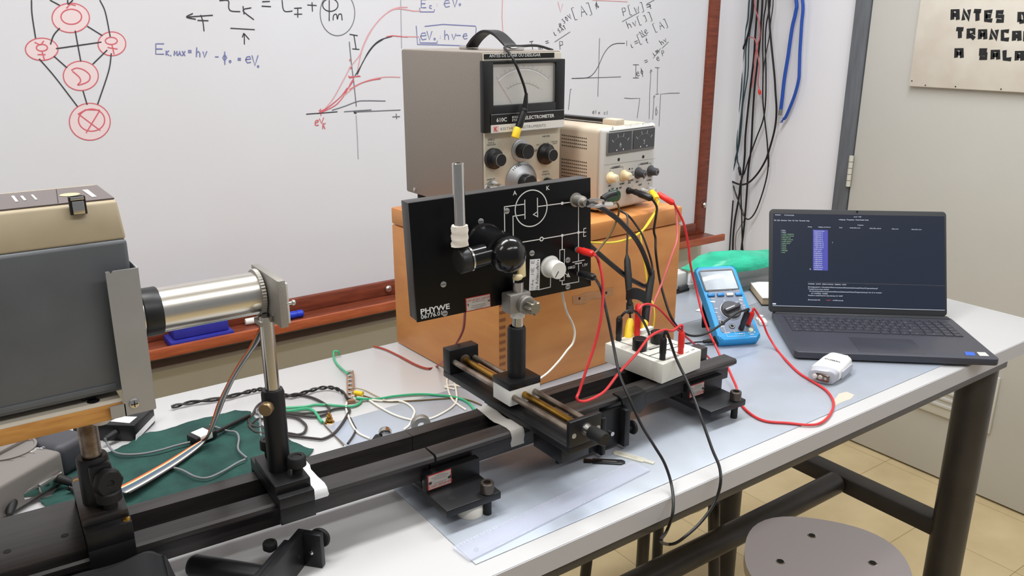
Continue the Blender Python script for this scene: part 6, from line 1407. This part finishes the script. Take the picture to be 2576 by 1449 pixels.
g4 = bw('short green wire with a stripped end near the brass terminal', [(300, 712), (440, 700), (560, 680), (640, 680), (700, 720), (740, 780), (770, 815)], .0024, M_greenw, group='green wires behind the rail')
MB().tube(tz([(768, 812), (800, 850), (880, 935), (985, 1048)], .0022), .0009, mat('bare copper', (110, 92, 76), .5, .3), 6).build('stripped_end', g4)
tw0 = tz([(-760, 660), (-560, 615), (-240, 570), (0, 510), (90, 490), (180, 480), (300, 520), (430, 545), (570, 520), (700, 478), (830, 462), (920, 480), (985, 520), (1020, 580, .008)], .006)
tw = smooth_pts(tw0, 8); A1 = []; A2 = []
for i, p in enumerate(tw):
    a5 = i * .55; off = Vector((0, math.cos(a5) * .0021, max(-.003, math.sin(a5) * .0021))); A1.append(p + off); A2.append(p - off)
o = MB().tube(A1, .0018, M_dgreyw, 6, sm=False).tube(A2, .0018, M_blackw, 6, sm=False).build('twisted_cord'); tag(o, 'twisted black two core cord from the adapter to the terminal strip', 'cable')
bw('charcoal cable loop lying widest to the right of the tall post', [(380, 560), (430, 540), (520, 540), (650, 560), (780, 620), (840, 680), (810, 730), (700, 760), (580, 750), (440, 730), (200, 700)], .0021, M_dgreyw, 'cable', 'charcoal cable coils')
bw('charcoal cable with long loose loop reaching the zinc sheet corner', [(200, 700), (440, 720), (600, 725), (800, 705), (900, 680), (1000, 670), (1045, 690), (1020, 740), (960, 840), (880, 930), (780, 980), (700, 980), (450, 950), (300, 930)], .0021, M_dgreyw, 'cable', 'charcoal cable coils')
bw('charcoal cable in small round coil directly right of the tall post', [(300, 740), (440, 755), (520, 775), (590, 830), (605, 870), (580, 920), (520, 940), (450, 930), (250, 900)], .0021, M_dgreyw, 'cable', 'charcoal cable coils')
bw('grey cable bundle coiled left of the tall post on green cloth edge', [(190, 590), (110, 650), (60, 740), (20, 800), (60, 850), (160, 870), (240, 900), (220, 800), (120, 780), (60, 820), (30, 850), (90, 910), (200, 930)], .0021, M_dgreyw, 'cable', 'charcoal cable coils')
bw('grey cable hooked upward left of the post then down the cloth', [(160, 690), (110, 680), (105, 720), (135, 740), (140, 860), (150, 960), (190, 1040)], .0018, M_greyw, 'cable')
bw('short dark cable end lying on the zinc sheet left corner', [(1050, 770), (1085, 840), (1105, 885), (1080, 950), (1025, 1030)], .0016, M_dgreyw, 'cable')
bw('white wire curling from terminal strip bottom along the sheet to ring', [(1100, 930 - 350, .008), (1060, 540), (1130, 530), (1200, 560), (1350, 660), (1500, 740), (1650, 785), (1760, 790), (1850, 780), (1950, 740), (2080, 660), (2130, 580), (2110, 430), (2080, 365), (2045, 355), (2030, 400), (2050, 510), (2090, 590), (2150, 640), (2225, 690)], .0017, M_whitew, group='white wires behind the rail')
bw('white wire bending down from the terminal strip to the rail', [(1085, 545, .008), (1040, 560), (1010, 640), (1015, 700), (1060, 820), (1130, 920), (1250, 980)], .0017, M_whitew, group='white wires behind the rail')
bw('white wire arching over the metal ring towards the rail', [(1120, 560, .006), (1300, 590), (1450, 598), (1560, 600), (1650, 640), (1700, 700), (1690, 750), (1650, 840), (1590, 890)], .0017, M_whitew, group='white wires behind the rail')
bw('white wire doubled back by the cross slide foot', [(2110, 480), (2010, 455), (2080, 440), (2200, 460), (2330, 520), (2400, 560)], .0017, M_whitew, group='white wires behind the rail')
bw('very thin tan wire from the middle of the terminal strip', [(1090, 465, .008), (1200, 490), (1300, 540), (1400, 585)], .0010, mat('tan wire', (176, 160, 130), .5))
yl = bw('brown wire with yellow ferrule running along the sheet edge', [(1180, 545, .006), (1400, 600), (1700, 595), (2100, 570), (2250, 590), (2380, 640)], .0013, M_brownw)
e0 = tz([(1095, 515), (1178, 528)], .006); MB().cyl(e0[0], e0[1], .0042, M_yellow, 14).build('ferrule', yl)
# grey leads over the green cloth
zc = lambda x, y, h=.0085: on_z(x / 3.22, 1050 + y / 3.22, h)
lead('thin_cable', 'thin grey cable from the adapter plug across the green cloth', 'cable', [zc(850, 170, .020), zc(870, 215, .012), zc(920, 275), zc(1000, 300), zc(1150, 295), zc(1300, 265), zc(1420, 230), zc(1540, 200)], .0016, M_greyw, 'thin cables on the cloth')
lead('thin_cable', 'thin grey cable zigzagging from the small connector to the post carrier', 'cable', [zc(1700, 60), zc(1830, 105), zc(1910, 120), zc(1935, 170), zc(1930, 260), zc(2000, 330)], .0016, M_greyw, 'thin cables on the cloth')
lead('thin_cable', 'thin grey cable sagging at the front of the green cloth', 'cable', [zc(1330, 420), zc(1400, 408), zc(1480, 430), zc(1580, 480), zc(1680, 490), zc(1800, 440), zc(1920, 370), zc(1985, 340)], .0016, M_greyw, 'thin cables on the cloth')
lead('shielded_cable', 'thick black cable from the small connector toward the cable coils', 'cable', [zc(1740, 125, .012), zc(1850, 70, .010), zc(1960, 15, .008), zc(2020, -15, .007)], .0030, M_blackw)
cn = thing('cable_connector', 'small black connector with white label on the green cloth under the ribbon cable', 'connector', zc(1640, 180, .0045), yaw=18)
MB().box((-.018, -.012, 0), (.018, .012, .012), M_blackp, .002).box((-.010, -.0122, .003), (.010, .0122, .0123), M_white, .0005).build('shell', cn)
# ribbon cable: coloured strips, twisting
rp0 = [(on_y(668, 812, .852), Vector((.006, .002, 0))), (on_y(655, 832, .856), Vector((.006, .003, .002))), (on_y(640, 866, .86), Vector((.009, .004, .003))), (on_y(615, 903, .87), Vector((.010, .004, .004))), (on_y(587, 948, .88), Vector((.009, .005, .004))), (on_y(560, 1003, .90), Vector((.008, .005, .003))), (on_y(537, 1066, .93), Vector((.006, .004, .002))), (on_z(522, 1097, .024), Vector((.005, .004, 0))), (on_z(497, 1120, .013), Vector((.006, -.004, 0))), (on_z(435, 1163, .010), Vector((.008, -.007, 0))), (on_z(357, 1209, .012), Vector((.009, -.009, 0))), (on_z(301, 1238, .018), Vector((.010, -.010, 0)))]
cen = smooth_pts([p for p, v in rp0], 6); vec = smooth_pts([v for p, v in rp0], 6)
cols = [mat('ribbon orange', (206, 92, 44), .5), mat('ribbon cream', (226, 196, 150), .5), mat('ribbon blue grey', (72, 92, 112), .5), MATS['ribbon blue grey'], M_greyw, M_whitew, M_dgreyw]
b = MB(); nC = len(cols)
for j, m_ in enumerate(cols):
    f0, f1 = -1 + 2 * j / nC, -1 + 2 * (j + 1) / nC; rr = []
    for i in range(len(cen)):
        t_ = (cen[min(i + 1, len(cen) - 1)] - cen[max(i - 1, 0)]).normalized(); nn = vec[i].cross(t_).normalized() * .0007
        a_, c_ = cen[i] + vec[i] * f0, cen[i] + vec[i] * f1; rr.append([a_ - nn * .5, (a_ + c_) / 2 - nn, c_ - nn * .5, c_ + nn * .5, (a_ + c_) / 2 + nn, a_ + nn * .5])
    b.ring_loft(rr, m_)
tag(b.build('ribbon_cable'), 'multicoloured ribbon cable hanging from the silver tube across the green cloth', 'cable')

# ------------------------------------------------------------------ leads hanging on the right wall
wA = lambda x, y: (1780 + x / 6.3, y / 6.3); wB = lambda x, y: (1780 + x / 6.3, 230 + y / 6.3); wC = lambda x, y: (1720 + x / 4.83, 380 + y / 4.83)
XH = XR - .022; HZ = on_x(1900, 0, XH).z + .12; HY = on_x(1893, 0, XH).y
hk = MB().box((XR - .045, HY - .13, HZ), (XR - .0005, HY + .12, HZ + .02), M_mahog, .002); tag(hk.build('cable_rack'), 'wooden rack strip on the wall above the hanging leads', 'rack')
WD = {'b': (.0028, M_blackw, 'black'), 'B': (.0040, M_blackw, 'black'), 't': (.0026, M_tealw, 'dark teal'), 'r': (.0022, M_redpale, 'red'), 'g': (.0022, M_dgreyw, 'charcoal'), 'd': (.0014, M_brownw, 'thin')}
MATS['faded red wire']
def wallpts(seq, dx=0.0):
    P = []; n = len(seq)
    for i, (f, x, y) in enumerate(seq):
        q = f(x, y); P.append(on_x(q[0], q[1], XH - dx))
    p0 = P[0]
    if seq[0][2] <= 2 and seq[0][0] is wA:
        P = [Vector((XH - dx, p0.y + (HY - p0.y) * .25, HZ + .015))] + P
    return P
def wl(label, code, seq, dx=0.0, plug=None, plen=.036, grp='leads hanging on the wall'):
    r, m, nm = WD[code]; P = wallpts(seq, dx); o = lead('hanging_lead', label, 'test lead', P, r, m, grp, 5)
    if plug is not None:
        d = (P[-1] - P[-2]).normalized(); a = P[-1]; sleeve(o, a, a + d * plen, .0058, plug, tip=.018)
    return o
A, B, C = wA, wB, wC
wl('red wire bent left ending in leftmost red plug at the top of the bunch', 'g', [(A, 335, 0), (A, 285, 180), (A, 250, 360), (A, 248, 430), (A, 268, 490)], 0, M_red)
wl('charcoal lead ending in upright red plug, second from the wall left', 'g', [(A, 395, 0), (A, 400, 200), (A, 405, 400), (A, 400, 545)], .004, M_red)
wl('red lead ending in tilted red plug halfway down the bunch', 'r', [(A, 505, 0), (A, 478, 350), (A, 465, 600), (A, 440, 850), (A, 440, 1100), (B, 400, 150), (B, 360, 420), (B, 330, 680), (B, 305, 835)], .006, M_red)
wl('red lead ending in bright red plug pointing straight down', 'r', [(A, 540, 0), (A, 510, 350), (A, 478, 700), (A, 455, 1100), (B, 420, 100), (B, 385, 400), (B, 350, 700), (B, 335, 1020)], .009, M_red)
wl('red lead reaching lowest red plug left of the black cords', 'r', [(A, 580, 0), (A, 540, 350), (A, 510, 650), (A, 470, 1100), (B, 440, 250), (B, 400, 600), (B, 365, 900), (B, 340, 1200), (B, 322, 1449), (C, 510, 480), (C, 482, 635)], .011, M_red)
wl('dark teal lead ending in dark plug beside the red ones', 't', [(A, 615, 0), (A, 600, 250), (A, 550, 450), (A, 520, 700), (A, 500, 1000), (A, 490, 1300), (B, 490, 250), (B, 465, 500), (B, 445, 840)], .004, M_blackp)
wl('dark teal lead with black plug low at the middle of the bunch', 't', [(A, 660, 0), (A, 640, 300), (A, 600, 500), (A, 575, 800), (A, 545, 1100), (A, 535, 1400), (B, 480, 450), (B, 465, 800), (B, 475, 1100), (C, 665, 150), (C, 672, 190)], .008, M_blackp)
wl('dark teal lead crossing the others to the left black end plug', 't', [(A, 705, 0), (A, 685, 250), (A, 640, 560), (A, 605, 800), (A, 600, 1100), (B, 545, 250), (B, 510, 600), (B, 480, 900), (C, 610, 150), (C, 560, 350), (C, 540, 410)], .010, M_blackp)
wl('dark teal lead ending in black plug right of its twin', 't', [(A, 735, 0), (A, 700, 300), (A, 660, 600), (A, 650, 850), (A, 635, 1200), (B, 560, 200), (B, 540, 500), (B, 500, 850), (C, 600, 250), (C, 578, 450)], .012, M_blackp)
wl('black cord looping left in a wide curve down and back up right', 'B', [(A, 730, 0), (A, 690, 350), (A, 600, 680), (A, 500, 880), (A, 430, 1080), (A, 345, 1430), (B, 270, 350), (B, 205, 700), (B, 205, 980), (B, 270, 1250), (C, 540, 330), (C, 620, 385), (C, 710, 408), (C, 800, 375), (C, 900, 270), (C, 980, 140), (B, 960, 980), (B, 1060, 620), (B, 1092, 320), (B, 1075, 0), (A, 1060, 1200), (A, 1010, 700), (A, 985, 400), (A, 965, 0)], .014)
wl('thick black cord dropping straight to behind the green bag', 'B', [(A, 800, 0), (A, 760, 500), (A, 735, 900), (A, 690, 1300), (B, 650, 200), (B, 600, 700), (B, 590, 1000), (B, 560, 1300), (C, 690, 400), (C, 665, 600), (C, 620, 850), (C, 598, 1100), (C, 596, 1400)], .006)
wl('thick black cord dropping right of its neighbour behind the bag', 'B', [(A, 870, 0), (A, 830, 600), (A, 790, 1000), (A, 745, 1400), (B, 715, 400), (B, 690, 900), (B, 650, 1200), (C, 780, 300), (C, 760, 600), (C, 735, 900), (C, 700, 1200), (C, 680, 1400)], .008)
wl('black cord curving right at the bottom into a narrow loop', 'b', [(A, 930, 0), (A, 890, 300), (A, 875, 700), (A, 880, 1100), (B, 875, 100), (B, 900, 400), (B, 945, 800), (B, 965, 1200), (C, 1030, 20), (C, 1020, 250), (C, 960, 500), (C, 870, 740), (C, 785, 830), (C, 720, 770), (C, 670, 620), (C, 620, 480), (C, 605, 420)], .010)
wl('black cord crossing leftward to the lower black cluster', 'b', [(A, 995, 0), (A, 930, 400), (A, 915, 700), (A, 925, 1100), (B, 920, 150), (B, 880, 450), (B, 780, 720), (B, 660, 1050), (B, 580, 1300), (C, 710, 310), (C, 695, 500), (C, 705, 800), (C, 710, 1050), (C, 730, 1400)], .012)
wl('thin charcoal lead splitting off to upper right of the bunch', 'g', [(A, 1040, 0), (A, 1000, 350), (A, 975, 600), (A, 935, 800), (A, 900, 1000), (A, 880, 1200)], .014)
wl('faded red lead wandering down to red plug right of the bunch', 'r', [(A, 740, 0), (A, 790, 250), (A, 825, 400), (A, 825, 600), (A, 785, 720), (A, 745, 950), (A, 740, 1150), (A, 700, 1400)], .014)
wl('faded red lead arching over the black cord to a hanging red plug', 'r', [(A, 660, 600), (A, 700, 592), (A, 760, 640), (A, 790, 850), (A, 815, 1050), (A, 800, 1300), (A, 818, 1420)], .016, M_red, .020)
wl('thin red wire curling low behind the green bag', 'd', [(C, 610, 440), (C, 640, 560), (C, 740, 790), (C, 690, 910), (C, 640, 1010), (C, 630, 1180), (C, 660, 1280), (C, 700, 1330)], .004)
wl('slim black lead ending in black plug just above the green bag', 'b', [(C, 600, 600), (C, 585, 800), (C, 570, 1000), (C, 558, 1200)], .004, M_blackp)
# blue braided rope ends
for lab, seq, capd in [('left blue rope end with grey crimped cap on the wall', [(A, 1405, 0), (A, 1395, 200), (A, 1345, 420), (A, 1300, 720), (A, 1275, 900), (A, 1225, 1200), (A, 1195, 1449), (B, 1185, 100), (B, 1160, 290)], True), ('right blue rope end with frayed tip curling left', [(A, 1505, 0), (A, 1490, 400), (A, 1465, 800), (A, 1455, 1100), (A, 1445, 1260), (B, 1390, 30), (B, 1320, 220), (B, 1240, 400), (B, 1205, 440)], False)]:
    P = wallpts(seq, .004); o = lead('blue_rope', lab, 'rope', P, .0062 if not capd else .0068, M_bluerope, 'blue rope ends')
    d = (P[-1] - P[-2]).normalized()
    if capd: MB().cyl(P[-1] - d * .002, P[-1] + d * .021, .0072, M_grey, 14, bev=.001).build('end_cap', o)
    else:
        for k_ in range(5): a5 = k_ * 1.3; MB().tube([P[-1], P[-1] + d * .008 + Vector((0, .003 * math.cos(a5), .003 * math.sin(a5))), P[-1] + d * .012 + Vector((0, .006 * math.cos(a5), -.006))], .0012, M_bluerope, 5, 3).build('frayed_strand', o)
